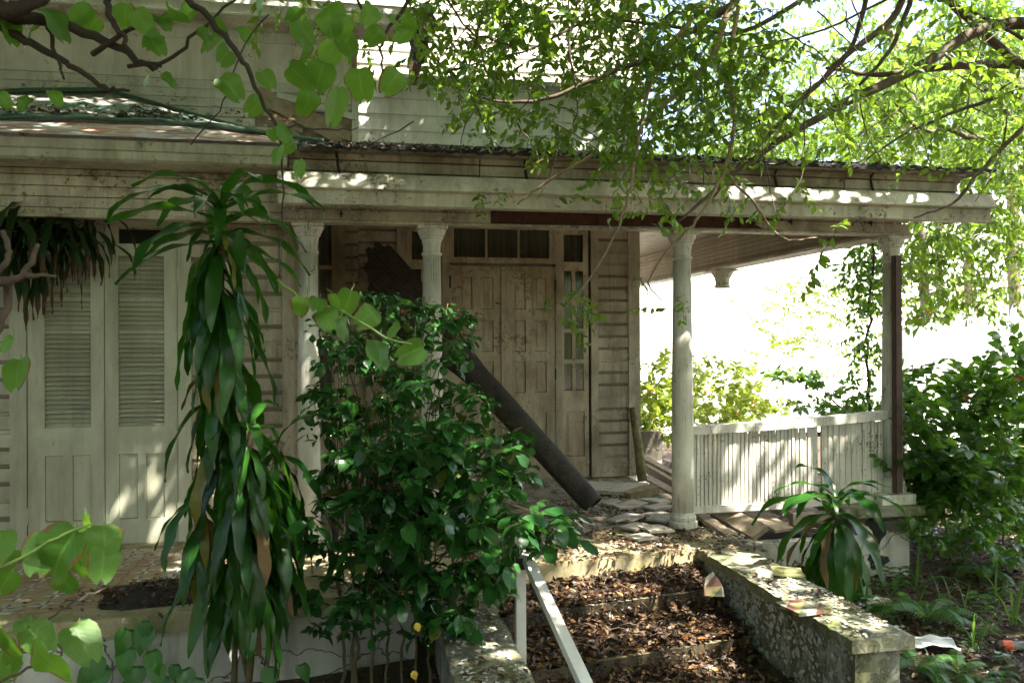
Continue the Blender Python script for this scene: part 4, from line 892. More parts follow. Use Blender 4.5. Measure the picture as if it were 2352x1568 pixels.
# ================================================================= vegetation
LF = {}
LF['dia'] = (np.array([(0,0,0), (.5,.24,.05), (1,0,-.1), (.5,-.24,.05)], float), np.array([(0,1,2,3)]), np.array([(.5,0), (1,.5), (.5,1), (0,.5)], float))
def small(seed, e1=-25, w_=.36, fold=.18): return strip(1, [.04, w_*.8, w_, w_*.62, .01], 12, e1, fold, 0, seed)
def spray(seed, nleaf=12, Ls=.06, w_=.36, L_=.34, droop=.5, stem=.0022, zig=.5, hang=.6, hd=False):
    """a leafy twig growing along +x; leaves alternate and hang a little"""
    rr = random.Random(seed); nr = np.random.default_rng(seed); pts = []; n = 6
    for i in range(n): t = i/(n-1); pts.append(Vector((L_*t, L_*.06*math.sin(t*5+seed), -L_*droop*t*t*.6 + L_*.03*math.cos(seed+4*t))))
    parts = [ptube(pts, stem, stem*.5)]
    for k in range(nleaf):
        t = .12 + .88*k/(nleaf-1); f = t*(n-1); i = min(int(f), n-2); p = pts[i].lerp(pts[i+1], f-i); side = 1 if k % 2 else -1
        if k == nleaf-1: side = 0
        az = side*rr.uniform(.6, 1.3)+rr.gauss(0, .25); el = rr.gauss(-.25, .4) - hang*rr.random()
        D = [[math.cos(az)*math.cos(el), math.sin(az)*math.cos(el), math.sin(el)]]
        T = small(seed*31+k, rr.uniform(-50, 5), w_) if hd else strip(1, [.05, w_, .02], 10, rr.uniform(-50, 5), .18, 0, seed*31+k)
        m = frames(np.array([p]), D, np.array([[0, 0, 1.]])+nr.normal(0, .45, (1, 3)), [Ls*rr.uniform(.75, 1.2)])[0]
        parts.append(xform(T, m))
    return merge(parts)
def dirs(n, up=(-.6, .5), az=None):
    a = rng.uniform(0, 2*np.pi, n) if az is None else rng.normal(az[0], az[1], n); e = rng.uniform(up[0], up[1], n)
    return np.c_[np.cos(a)*np.cos(e), np.sin(a)*np.cos(e), np.sin(e)]
def region(cx, cy, rx, ry, z0, z1, n):
    r_ = np.sqrt(rng.uniform(0, 1, n)); a = rng.uniform(0, 2*np.pi, n); Z = rng.uniform(z0, z1, n)
    px, py = cx+rx*r_*np.cos(a), cy+ry*r_*np.sin(a)
    return np.array([P(x, y, z) for x, y, z in zip(px, py, Z)]).reshape(-1, 3)
def branch(name, pts, r0, r1, parent, mat, amp=.02, sub=5, seg=7, seed=0):
    q = wiggle(pts, amp, sub, seed); b = B(); b.tube(q, lin(r0, r1, len(q)), seg); return b.build(name, mat, parent, True)
GAPS = []
def gap(x, y, z, r_): t = (5-z)/SUN_DIR.z; GAPS.append((x+SUN_DIR.x*t, y+SUN_DIR.y*t, r_))
for p, r_ in GAPSPOTS: gap(p.x, p.y, p.z, r_)
def sunny(pos, extra=.10):
    """mask of positions that do not stand in a shaft of sun"""
    keep = np.ones(len(pos), bool)
    for gx, gy, gr in GAPS: keep &= ((pos[:, 0]-gx-(pos[:, 2]-5)*SUN_DIR.x/SUN_DIR.z)**2 + (pos[:, 1]-gy-(pos[:, 2]-5)*SUN_DIR.y/SUN_DIR.z)**2) > (gr+extra)**2
    return keep
# ---- the small-leaved tree whose boughs reach in from the right, over the porch roof
TR = empty('small_leaved_tree', (7.6, 3.2, -.45), 'small-leaved tree whose dark boughs hang over the porch roof and gutter', 'tree')
branch('trunk', [(7.6, 3.2, -.5), (7.5, 3.2, 1.0), (7.3, 3.3, 2.4), (7.4, 3.5, 4.2)], .17, .10, TR, M['bark'], .02)
boughs = [
 ([(7.35, 3.3, 2.6), P(2352, 58, 6.0), P(2100, 165, 5.8), P(1850, 290, 5.6), P(1690, 400, 5.5), P(1560, 510, 5.3)], .055, .008),
 ([(7.35, 3.3, 2.8), P(2352, 155, 6.3), P(2180, 158, 6.1), P(2020, 175, 6.0), P(1900, 160, 5.9)], .045, .010),
 ([P(2340, 150, 6.2), P(2250, 70, 6.0), P(2180, 0, 5.9), P(2150, -80, 5.8)], .035, .02),
 ([(7.4, 3.4, 3.6), P(2140, -70, 5.6), P(2050, 50, 5.6), P(1960, 120, 5.5), P(1885, 190, 5.5), P(1780, 300, 5.4), P(1700, 380, 5.4), P(1640, 455, 5.3)], .03, .007),
 ([P(2120, -60, 5.7), P(2085, 30, 5.7), P(2040, 130, 5.6), P(1975, 200, 5.6)], .022, .010),
 ([(7.4, 3.5, 4.2), P(1800, -60, 5.0), P(1690, 10, 4.9), P(1640, 130, 4.8), P(1560, 215, 4.8), P(1450, 300, 4.7), P(1240, 430, 4.6), P(1190, 470, 4.6)], .028, .005),
 ([P(1690, 10, 4.9), P(1610, 60, 4.9), P(1500, 130, 4.8), P(1400, 170, 4.8), P(1260, 225, 4.8), P(1170, 235, 4.8), P(1110, 225, 4.8)], .024, .006),
 ([P(1700, 20, 4.9), P(1680, 150, 4.7), P(1688, 300, 4.5), P(1660, 405, 4.4), P(1600, 510, 4.3), P(1540, 570, 4.3), P(1490, 650, 4.3), P(1520, 690, 4.3)], .014, .004),
 ([P(1670, 400, 4.4), P(1740, 480, 4.4), P(1800, 550, 4.4), P(1880, 548, 4.5)], .008, .003),
 ([P(1640, 0, 4.3), P(1530, 120, 4.2), P(1480, 260, 4.1), P(1450, 430, 4.0), P(1405, 560, 4.0), P(1340, 660, 4.0), P(1270, 735, 4.0)], .012, .003),
 ([P(2352, 300, 5.2), P(2250, 400, 5.2), P(2190, 470, 5.2), P(2100, 505, 5.2)], .016, .005),
 ([P(2352, 210, 6.6), P(2200, 260, 6.6), P(2050, 330, 6.5), P(1930, 420, 6.4)], .018, .005),
 ([P(2352, 95, 5.5), P(2230, 30, 5.5), P(2080, -10, 5.5), P(1900, 70, 5.5), P(1700, 120, 5.4)], .014, .005),
 ([P(2000, -30, 6), P(1960, 110, 6), P(1880, 200, 6), P(1790, 260, 6), P(1600, 345, 6)], .02, .006),
 ([P(1880, -20, 5.2), P(1750, 60, 5.1), P(1660, 80, 5.1), P(1520, 60, 5.0), P(1360, 50, 5.0), P(1230, 110, 4.9), P(1040, 160, 4.9)], .016, .005),
 ([P(1340, -20, 4.6), P(1310, 100, 4.6), P(1330, 240, 4.6), P(1300, 340, 4.5), P(1270, 380, 4.5)], .007, .003),
 ([P(1130, -20, 4.4), P(1100, 80, 4.4), P(1080, 190, 4.4), P(1120, 300, 4.4)], .007, .003),
 ([P(1745, 255, 5), P(1760, 380, 5), P(1785, 505, 5)], .006, .003), ([P(1850, 250, 5.3), P(1845, 400, 5.2), P(1800, 480, 5.2)], .006, .003),
]
for i, (pts, r0, r1) in enumerate(boughs): branch('bough', pts, r0, r1, TR, M['bark'] if i not in (5, 7, 8, 9) else M['bark2'], .003, 6, 7, 20+i)
# thin twigs between them
for i in range(84):
    px, py = random.uniform(950, 2350), random.uniform(-20, 330); Z = random.uniform(4.3, 6); a = random.uniform(.3, 1.3)*random.choice((1, -1))+1.57; l = random.uniform(60, 230)
    q = [P(px, py, Z), P(px+l*.5*math.cos(a)+random.uniform(-20, 20), py+l*.5*math.sin(a), Z+random.uniform(-.1, .1)), P(px+l*math.cos(a), py+l*math.sin(a), Z+random.uniform(-.15, .15))]
    branch('twig', q, .005, .002, TR, M['bark'], .003, 4, 5, 300+i)
SP = [spray(50+i, 13, .053, .48, .25, .5, hang=.4, hd=True) for i in range(6)]
regs = [(1080,60,180,80,64),(1330,60,200,90,110),(1250,205,250,110,96),(1060,190,90,90,22),(1480,150,130,150,80),(1000,110,60,60,10),(1390,315,170,60,30),(1180,330,130,50,10),(1600,180,120,170,60),
 (1750,110,150,120,26),(1700,300,190,80,26),(1540,350,70,90,10),(1930,300,180,90,26),(2120,90,190,90,24),(2250,270,120,110,18),(2200,400,120,40,5),(690,30,120,45,8),(820,80,100,60,8),(960,60,70,60,7),
 (1120,510,80,40,5),(1290,715,70,45,6),(1250,470,60,20,2),(1500,440,60,50,5),(1640,430,90,35,6),(1800,450,80,40,6),(1880,560,60,30,4),(1600,455,60,50,4),(1740,520,50,40,4),(1560,740,30,30,2),(1530,560,40,40,2),(1440,650,30,30,2)]
pos = np.vstack([region(cx, cy-22, rx, ry, 3.9, 5.7, int(n_*1.15)) for cx, cy, rx, ry, n_ in regs]); pos = pos[sunny(pos, .08)]; N = len(pos)
m = up_frames(pos - np.array([0, 0, -.03]), dirs(N, (-.9, .35)), rng.uniform(.8, 1.25, N), .35)
place('leafy_twig', SP, rng.integers(0, 6, N), m, L['tree'], TR, 300)
# ---- trees standing behind the porch on the right
BS = [spray(90+i, 15, .088, .50, .40, .4, .003) for i in range(5)]
def backtree(loc, label, regs, trunkpts, r0, r1, limbs=(), mat='back', scale=(.9, 1.5), seed=0, group=None):
    e = empty('leafy_tree', loc, label, 'tree', group)
    branch('trunk', trunkpts, r0, r1, e, M['bark'], .02, 5, 9, seed)
    for k, (pts, a, c) in enumerate(limbs): branch('limb', pts, a, c, e, M['bark'], .03, 5, 6, seed+k+1)
    pos = np.vstack([region(*r_) for r_ in regs]); pos = pos[sunny(pos, .15)]; N = len(pos)
    place('leafy_twig', BS, rng.integers(0, 5, N), up_frames(pos, dirs(N, (-.9, .5)), rng.uniform(*scale, N), .4), L[mat], e, 300)
    return e
backtree((9.0, 10.5, -.45), 'bright green tree behind the porch, its hanging boughs right of the corner column',
  [(2150,250,210,160,9,11.5,260),(2300,430,110,170,8.5,11,130),(2130,560,90,110,9,10.5,60),(2260,600,110,90,9,11,44),(2150,690,60,50,9,10.5,16),(2010,400,110,60,9,11,34),(2010,470,60,50,9.5,10.5,16)],
  [G(2395, 1060, -.45), P(2385, 700, 10.8), P(2370, 400, 10.6), P(2330, 150, 10.5)], .13, .06,
  [([P(2380, 420, 10.6), P(2250, 330, 10.2), P(2130, 300, 10), P(2000, 330, 10)], .05, .012), ([P(2385, 600, 10.7), P(2280, 520, 10.3), P(2160, 520, 10)], .04, .01), ([P(2370, 350, 10.6), P(2220, 160, 10.2), P(2080, 120, 10)], .05, .01)], seed=500)
backtree((6.7, 13.5, -.45), 'tall airy tree rising behind the porch roof, bright sky between its leaves',
  [(1650,230,170,180,11,14,120),(1850,230,190,170,11,14,140),(1580,330,100,70,11,13,30),(1780,360,200,60,11,13,66),(1560,60,80,90,11,13,26),(1760,60,180,70,11,13,40)],
  [G(1870, 920, -.42), P(1868, 600, 14), P(1850, 380, 13.5), P(1820, 150, 13)], .05, .05,
  [([P(1850, 380, 13.5), P(1750, 260, 13), P(1640, 230, 13)], .04, .01), ([P(1830, 250, 13), P(1950, 150, 12.5), P(2050, 100, 12)], .04, .01)], seed=530) if False else None
e = backtree((10.4, 13.0, -.45), 'tall airy tree rising behind the porch roof, bright sky between its leaves',
  [(1650,230,170,180,11,14,150),(1850,230,190,170,11,14,190),(1590,330,90,70,11,13,24),(1780,360,200,60,11,13,100),(1560,60,80,90,11,13,22),(1760,60,180,70,11,13,34)],
  [G(2140, 960, -.42), P(2125, 640, 13.6), P(2100, 330, 13.5), P(2040, 60, 13)], .10, .06,
  [([P(2110, 420, 13.5), P(1950, 330, 13), P(1750, 300, 13), P(1600, 250, 13)], .05, .012), ([P(2095, 300, 13), P(1950, 160, 12.5), P(1800, 110, 12)], .05, .01), ([P(2100, 360, 13), P(1990, 370, 12.5), P(1860, 380, 12)], .04, .01)], seed=560)
# creeper climbing beside the corner column
e = empty('creeper', (5.5, 8.0, -.45), 'leafy creeper climbing up behind the balustrade, left of the corner column', 'climbing plant')
cr = [P(2000, 1000, 8.6), P(1990, 850, 8.5), P(1995, 760, 8.4), P(2005, 640, 8.3), P(2010, 520, 8.2), P(2060, 400, 8.2)]
branch('stem', [G(2010, 1080, -.44)] + cr, .02, .01, e, M['bark'], .01, 5, 6, 77)
pos = np.vstack([region(1985, 900, 40, 60, 8.2, 8.8, 22), region(1995, 790, 30, 60, 8.2, 8.8, 16), region(2005, 690, 26, 60, 8.2, 8.8, 18), region(1980, 625, 48, 32, 8.2, 8.8, 24), region(2010, 580, 30, 40, 8.2, 8.8, 16), region(1980, 560, 40, 20, 8.2, 8.8, 8)]); N = len(pos)
CS = [spray(130+i, 10, .075, .55, .22, .5, .002) for i in range(4)]
place('leafy_twig', CS, rng.integers(0, 4, N), up_frames(pos, dirs(N, (-.8, .4)), rng.uniform(.8, 1.2, N), .4), L['ixora'], e, 300)
# ---- flowering shrubs
IS = [spray(150+i, 11, .098, .58, .24, .1, .003, hang=.1, hd=True) for i in range(5)]
def flowers(pts, parent, r_=.035, seed=0):
    rr = random.Random(seed)
    for p in pts:
        b = B(); p = Vector(p)
        for k in range(14):
            d = Vector((rr.gauss(0, 1), rr.gauss(0, 1), rr.gauss(.5, .8))).normalized(); q = p+d*r_; u = d.orthogonal().normalized()*.009; v = d.cross(u)
            b.quad(q+u, q+v, q-u, q-v); b.quad(p, p+u*.2, q, p+v*.2)
        b.build('flower', M['flower'], parent)
def shrub(name, loc, label, cat, regs, mat, fl=(), stems=(), sprays=IS, scale=(.8, 1.3), el=(-.2, 1.0), limit=300, group=None):
    e = empty(name, loc, label, cat, group)
    for k, s_ in enumerate(stems): branch('stem', s_, .012, .005, e, M['stem'], .012, 5, 6, hash(name) % 1 + k)
    pos = np.vstack([region(*r_) for r_ in regs]); N = len(pos); c = pos.mean(0)
    D = dirs(N, el) + (pos-c)/(np.linalg.norm(pos-c, axis=1, keepdims=True)+.3)*.8
    place('leafy_twig', sprays, rng.integers(0, len(sprays), N), up_frames(pos, D, rng.uniform(*scale, N), .4), L[mat], e, limit)
    if fl: flowers(fl, e)
    return e
s0 = [G(px, py, -.45) for px, py in ((2120, 1290), (2180, 1290), (2240, 1280), (2300, 1290), (2350, 1290))]
shrub('flowering_shrub', (6.5, 7.2, -.45), 'dense dark green shrub with red flowers right of the brown prop', 'shrub',
  [(2125,1040,65,130,6.9,8.4,64),(2215,1040,90,140,6.9,8.6,110),(2310,1010,80,150,6.8,8.6,96),(2170,1150,90,110,6.9,8.2,70),(2290,1160,90,120,6.6,8.2,80),(2105,910,25,50,7,8,12),(2250,900,50,30,7,8,14),(2340,870,40,60,6.8,7.8,18),(2110,1060,30,150,7.0,7.6,24)],
  'ixora', [P(2345, 1245-370+0, 7.0), P(2113, 905, 7.3), P(2130, 722, 9.0), P(2340, 870, 7.2), P(2150, 1010, 7.0), P(2220, 915, 7.1)],
  [[a, a+Vector((.03*i-.06, .05, .6)), a+Vector((.07*i-.1, 0, 1.25))] for i, a in enumerate(s0)])
shrub('ground_plant', (6.0, 6.4, -.45), 'low leafy plant in deep shade under the flowering shrub', 'plant',
  [(2190,1230,90,40,6.2,6.9,16),(2310,1240,60,50,5.9,6.8,14)], 'ixora', (), (), IS, (.6, .9), limit=60)
shrub('sunlit_shrub', (5.4, 12.5, -.45), 'yellow-green sunlit shrub with red flowers seen past the porch corner', 'shrub',
  [(1600,960,120,60,11.5,14,130),(1520,950,50,70,11.5,13.5,50),(1680,920,60,50,12,14,40),(1620,880,70,40,12,13.5,30),(1500,880,30,40,12,13,14),(1750,940,60,30,12,13.5,24)],
  'yellow', [P(1500, 900, 11.8), P(1545, 945, 11.8), P(1620, 905, 11.9), P(1690, 950, 11.8), P(1500, 960, 11.6), P(1730, 930, 11.9)],
  [[G(px, 1010, -.4), P(px+10, 900, 12.6)] for px in (1500, 1560, 1620, 1690)])
shrub('arching_shrub', (5.6, 9.8, -.45), 'shrub with an arching leafy shoot just above the balustrade rail', 'shrub',
  [(1800,880,40,10,9.4,9.7,7),(1870,885,35,14,9.4,9.7,7),(1915,920,25,25,9.3,9.7,7),(1960,950,50,30,9,9.8,16),(1925,960,40,20,9,9.7,8),(1840,940,20,25,9.4,9.6,3)],
  'ixora', [P(1955, 938, 9.2), P(1990, 800, 8.4), P(1935, 1040*0+935, 9.2)], [[G(1985, 1040, -.45), P(1950, 960, 9.5), P(1900, 905, 9.5), P(1850, 878, 9.5), P(1790, 885, 9.5)]], scale=(.7, 1.0))
# ---- bush in front of the porch
def holly(seed): 
    rr = random.Random(seed)
    return outline([(0, .015, 0), (.12, .10, 0), (.30, .20, 0), (.50, .26, -.01), (.66, .235, .0), (.78, .15, .02), (.86, .05, 0), (1.0, .004, 0)], 1, rr.uniform(.1, .7), seed, rr.uniform(.1, .3), 1)
HB = [holly(i) for i in range(8)]
BU = empty('glossy_leaved_bush', (.2, 4.7, -.6), 'big dark glossy-leaved bush hiding the middle of the porch', 'bush')
bregs = [((900,760,190,90),(4.4,5.2),250,.070),((990,850,100,100),(4.4,5.2),120,.075),((810,890,110,110),(4.4,5.2),230,.075),((840,760,110,60),(4.4,5.2),110,.07),((750,940,50,80),(4.3,5.0),60,.075),((960,960,190,110),(4.1,5.0),330,.085),((900,1080,190,100),(4.0,4.9),330,.10),
 ((1060,1090,150,130),(3.9,4.8),300,.11),((1180,1040,60,90),(4.1,4.8),60,.09),((850,1200,140,90),(4.0,4.8),210,.10),((1040,1250,180,110),(3.8,4.7),300,.115),((1230,1220,100,50),(3.9,4.5),70,.11),((1000,1350,130,60),(4.0,4.7),90,.10),((780,1330,90,80),(4.1,4.7),80,.085),((1020,720,90,30),(4.5,5.0),60,.07),((880,690,110,25),(4.5,5.1),60,.07),
 ((740,1000,60,120),(4.3,4.9),40,.08),((790,1420,120,60),(4.2,4.7),26,.09),((1080,1440,110,60),(3.9,4.5),22,.10),((1290,1215,40,15),(4.0,4.3),7,.11),((860,1330,170,70),(4.1,4.7),110,.085),((980,1420,150,60),(4.0,4.6),60,.085),((740,1440,60,50),(4.2,4.6),20,.08)]
pos, sc = [], []
for (c, z, n_, s_) in bregs: n_ = int(n_*1.35); pos.append(region(*c, z[0], z[1], n_)); sc += [s_*1.12]*n_
pos = np.vstack(pos); sc = np.array(sc)*rng.uniform(.45, 1.3, len(sc)); N = len(pos)
# leaves gather in rosettes: snap each to one of the twig ends nearby
K = N//7; ctr = pos[rng.choice(N, K, replace=False)]; cid = np.argmin(((pos[:, None]-ctr[None])**2).sum(2), axis=1); pos = ctr[cid]*.72+pos*.28
az = rng.uniform(0, 2*np.pi, N); el = rng.uniform(-.95, .15, N); D = np.c_[np.cos(az)*np.cos(el), np.sin(az)*np.cos(el), np.sin(el)]; D[:, 1] -= .25
m = up_frames(pos + D/np.linalg.norm(D, axis=1, keepdims=True)*.012, D, sc, .35)
place('leaf', HB, rng.integers(0, 8, N), m, L['bush'], BU, 300)
b = B(); base = [G(px, 1600, -.55) for px in (770, 800, 830, 870, 905, 940, 975)]
for i, c in enumerate(ctr[:150]):
    a = base[i % 7]; a = Vector(a); c = Vector(c); hub = Vector((a.x*.7+c.x*.3, a.y*.8+c.y*.2, min(c.z-.05, .1+.25*(i % 4)))); q = wiggle([hub, (hub+c)/2+Vector((0, 0, .04)), c], .006, 3, i); b.tube(q, lin(.006, .002, len(q)), 4)
o = b.build('twigs', M['stem'], BU, True); o['kind'] = 'stuff'
for i, px in enumerate((770, 792, 800, 838, 872, 905, 935, 968)):
    a = G(px+12, 1600, -.55); t = P(px+random.uniform(-30, 60), 1100, a.y); branch('stem', [a, a+Vector((.01, 0, .35)), t], random.uniform(.008, .014), .007, BU, M['stem'], .006, 5, 7, 700+i)
for px, py in ((953, 1428), (945, 1538)):
    T = outline([(0, .05, 0), (.2, .32, 0), (.5, .4, 0), (.8, .2, 0), (1, .01, 0)], .045, .4, 4); M['yleaf'] = MATS.get('yellow_leaf') or plain('yellow_leaf', (.50, .36, .03), .5, .1)
    link('yellow_leaf', npmesh('yellow_leaf', *T, M['yleaf']), BU, world=frames(np.array([P(px, py, 3.9)]), [[.3, -.3, -.9]], np.array([[0, -1., .3]]), [1])[0])
flowers([P(928, 716, 4.6)], BU, .014, 5)
# ---- corn plants with strap leaves
def strapleaf(e0, L_, seed, wf=1.0):
    rr = random.Random(seed); n = 13; ws = [.018, .026, .045, .062, .072, .077, .078, .076, .072, .064, .050, .030, .004]
    return strip(L_, [w_*wf for w_ in ws], e0, rr.uniform(-98, -82) if e0 < 15 else (rr.uniform(-85, -60) if e0 < 45 else rr.uniform(-70, -20)), (.16 if wf == 1 else .3), .0095, seed, rr.uniform(-.5, .5), 2.6, .8 if e0 > 40 else .42)
SL = []; SE = [80, 66, 52, 38, 20, 0, -28, -55]
for k, e0 in enumerate(SE):
    for v in range(3): SL.append(strapleaf(e0, .50, k*3+v, 1.0))
SN = [strapleaf(e0, .50, 90+k*3+v, .62) for k, e0 in enumerate(SE) for v in range(3)]
def cornstem(parent, foot, head, leaves, L_, length, rad=.016, seed=0, dry=0, spread=.4, T=None, tn=0):
    rr = random.Random(seed); foot, head = Vector(foot), Vector(head); pts = wiggle([foot, foot.lerp(head, .35)+Vector((.03, 0, 0)), foot.lerp(head, .7)+Vector((-.015, .01, 0)), head], .004, 5, seed)
    b = B(); b.tube(pts, [rad*(1+.12*(i % 2)) for i in range(len(pts))], 8); b.build('stem', M['stem'], parent, True)
    idx, mats4 = [], []
    for k in range(leaves):
        t = k/(leaves-1); z = head.z - length*t**1.05; f = max(0, min(.999, (z-foot.z)/(head.z-foot.z))); i = f*(len(pts)-1); p = pts[int(i)].lerp(pts[min(int(i)+1, len(pts)-1)], i-int(i))
        a = k*2.3999 + rr.gauss(0, .5); want = 82 - 60*(t/spread) + rr.gauss(0, 8) if t < spread else rr.uniform(-45, 22)
        kk = min(range(8), key=lambda q: abs(SE[q]-want-rr.gauss(0, 9))); idx.append(kk*3+rr.randrange(3))
        D = np.array([[math.cos(a), math.sin(a), 0]]); mats4.append(frames(np.array([p]), D, np.array([[rr.gauss(0, .10), rr.gauss(0, .10), 1]]), [L_/.5*rr.uniform(.62, 1.25)*(.80+.3*min(1, t*5))])[0])
    mats4 = np.array(mats4); idx = np.array(idx); mes = {}
    for q, i in enumerate(idx):
        d_ = rr.random() < dry and q > 6; key = (i, d_, tn)
        if key not in MESC: MESC[key] = npmesh('leaf', *(T or SL)[i], L['dry'] if d_ else L['strap'])
        link('leaf', MESC[key], parent, world=mats4[q])
MESC = {}
D1 = empty('corn_plant', (-.55, 4.2, -.6), 'tall corn plant with long drooping strap leaves in front of the louvred doors', 'plant')
hd = P(508, 462, 4.12)
cornstem(D1, G(535, 1640, -.6), hd, 112, .40, 1.42, .016, 1, .0, .10)
for k in range(20):   # long arching leaves of the head
    e0 = (64, 50, 36, 20, 6)[k//4]; T = strip(.5, [w_*.82 for w_ in (.018, .026, .045, .062, .072, .077, .078, .076, .072, .064, .050, .030, .004)], e0, random.uniform(-60, -25), .2, .011, 400+k, random.uniform(-.6, .6), 2.4, .9)
    a = k*2.3999+.4; link('leaf', npmesh('leaf', *T, L['strap']), D1, world=frames(np.array([hd-Vector((0, 0, .012*k))]), [[math.cos(a), math.sin(a)*.8, 0]], np.array([[0, 0, 1.]]), [random.uniform(.95, 1.22)])[0])
cornstem(D1, G(560, 1650, -.6), P(575, 985, 4.0), 80, .41, .98, .017, 2, .06, .05)
cornstem(D1, G(575, 1640, -.6), P(455, 1120, 4.3), 44, .40, .7, .013, 3, .04, .05)
cornstem(D1, G(590, 1650, -.6), P(640, 1010, 4.3), 50, .40, .8, .013, 4, .03, .05)
D2 = empty('corn_plant', (3.0, 5.2, -.5), 'small corn plant growing beside the mossy wall, below the balustrade', 'plant')
cornstem(D2, G(1925, 1330, -.46), P(1922, 1145, 5.55), 60, .48, .62, .014, 5, .03, .34)
# hanging strap leaves under the left soffit
D3 = empty('hanging_strap_plant', (xa(120, 6.38), 6.38, 2.3), 'strap-leaved plant with brown leaf tips hanging over the left door', 'plant')
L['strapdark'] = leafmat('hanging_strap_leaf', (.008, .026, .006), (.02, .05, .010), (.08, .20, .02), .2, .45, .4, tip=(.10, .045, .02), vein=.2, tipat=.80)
hm = [npmesh('leaf', *strip(.55, [.02, .045, .062, .066, .06, .052, .04, .022, .004], e0, -92, .12, .008, 900+e0, .3), L['strapdark']) for e0 in (50, 20, -20, -50, -75)]
for i in range(84):
    x = random.uniform(xa(-40, 6.3), xa(215, 6.3)); D = np.array([[random.gauss(0, 1), random.uniform(-.6, .1), 0]]); zz = random.uniform(2.28, 2.5)-max(0, (i % 5)-2)*.06
    link('leaf', random.choice(hm), D3, world=frames(np.array([(x, random.uniform(6.30, 6.42), zz)]), D, np.array([[0, 0, 1.]]), [random.uniform(.7, 1.25)*(1.05 if x < xa(150, 6.3) else .75)])[0])
# ---- the near tree on the left: lichened branches and bilobed leaves
def bilobed(seed):
    rr = random.Random(seed); w_ = rr.uniform(.44, .52)
    return outline([(.0, .05, 0), (.0, .22, -.05), (.07, .36, -.05), (.22, w_, 0), (.42, w_*1.02, 0), (.62, w_*.9, 0), (.80, w_*.72, .05), (.90, w_*.50, .12), (.94, w_*.22, .18)], 1, rr.uniform(.1, .6), seed, rr.uniform(-.15, .45), 3)
BL = [bilobed(i) for i in range(8)]; blm = [npmesh('leaf', *T, L['big']) for T in BL]
NTr = empty('bilobed_leaf_tree', (-3.2, 1.2, -.6), 'near tree with bare dark branches and big pale green two-lobed leaves', 'tree')
branch('trunk', [(-3.2, 1.2, -.6), (-3.1, 1.3, .8), (-2.9, 1.5, 2.0), (-2.5, 1.8, 2.6), P(-60, 20, 2.7)], .12, .035, NTr, M['bark'], .01, 5, 9, 3)
nb = [([P(-60, 20, 2.7), P(60, 36, 2.7), P(170, 60, 2.75), P(270, 108, 2.8), P(340, 145, 2.8), P(372, 150, 2.85)], .026, .006), ([P(-30, 22, 2.7), P(60, 90, 2.7), P(150, 135, 2.75), P(240, 195, 2.8), P(300, 205, 2.8)], .016, .005),
 ([P(-60, 0, 2.6), P(40, 20, 2.6), P(110, -20, 2.6)], .03, .02), ([P(245, -20, 2.7), P(262, 40, 2.7), P(290, 85, 2.7), P(305, 120, 2.7)], .012, .006),
 ([P(300, 150, 2.8), P(400, 130, 2.8), P(470, 60, 2.8), P(560, -20, 2.8)], .008, .004), ([P(215, 122, 2.8), P(300, 60, 2.75), P(400, 40, 2.75)], .010, .004),
 ([P(420, -20, 2.7), P(500, 60, 2.7), P(560, 140, 2.7), P(600, 215, 2.7), P(640, 300, 2.7)], .012, .005), ([P(640, 300, 2.7), P(655, 400, 2.7), P(650, 520, 2.7), P(642, 640, 2.7)], .004, .002),
 ([P(640, 290, 2.7), P(740, 296, 2.8), P(825, 292, 2.9)], .004, .002), ([P(960, -30, 2.9), P(900, 60, 2.9), P(880, 130, 2.9), P(892, 220, 2.9)], .008, .003), ([P(820, -10, 2.9), P(850, 60, 2.9), P(880, 130, 2.9)], .006, .003),
 ([P(110, 60, 2.7), P(135, 130, 2.7), P(150, 178, 2.7)], .008, .004), ([P(620, 30, 2.8), P(560, 110, 2.8), P(505, 250, 2.8), P(440, 330, 2.8)], .003, .002), ([P(1020, -20, 3), P(1080, 70, 3), P(1180, 105, 3)], .005, .003)]
for i, (q, a, c) in enumerate(nb): branch('branch', q, a, c, NTr, M['nearbark'], .005, 5, 8, 40+i)
def bigleaves(parent, spec, Z, hang=.55):
    for px, py, s_ in spec:
        # s_: leaf length in the photograph's pixels at depth Z
        zz = Z+random.uniform(-.12, .12); a = random.uniform(0, 6.28); D = np.array([[math.cos(a)*.7, math.sin(a)*.35-.1, -hang-random.uniform(0, .6)]])
        U = np.array([[random.gauss(0, .8), -1.0+random.gauss(0, .35), .35+random.gauss(0, .5)]])
        s_ *= .88; p = P(px, py, zz); Ln = s_*zz/FPX; D /= np.linalg.norm(D); st = p - Vector(D[0])*Ln*.5
        link('leaf', random.choice(blm), parent, world=frames(np.array([st]), D, U, [Ln*1.08])[0])
        b = B(); q = st + Vector((random.uniform(-.02, .02), random.uniform(0, .03), random.uniform(.012, .03))); b.tube([st, (st+q)/2+Vector((.004, 0, 0)), q], .0013, 4); b.build('leaf_stalk', M['greenstem'], parent)
bigleaves(NTr, [(770,238,88),(708,232,62),(690,172,70),(738,170,70),(830,190,74),(745,190,50),(905,185,64),(700,66,84),(760,125,70),(530,196,66),(492,92,70),(470,80,50),(520,125,60),(615,178,50),(590,240,50),(655,300,50),(640,352,48),(632,305,40),(690,385,42),(662,335,40),
  (130,45,84),(72,62,80),(30,40,60),(190,34,70),(330,45,60),(378,45,50),(360,100,56),(388,180,42),(340,178,38),(355,88,48),(405,20,66),(215,55,50),(440,20,56),(290,30,56),(790,62,56),(852,30,56),(800,100,56),(760,36,80),(866,82,50),(906,50,40),(130,218,40),(10,225,40),(60,232,40),(700,112,60),(680,30,50),(565,75,44),(600,5,50),(940,52,42),(930,80,46),(505,60,44),(20,60,70)], 2.75)
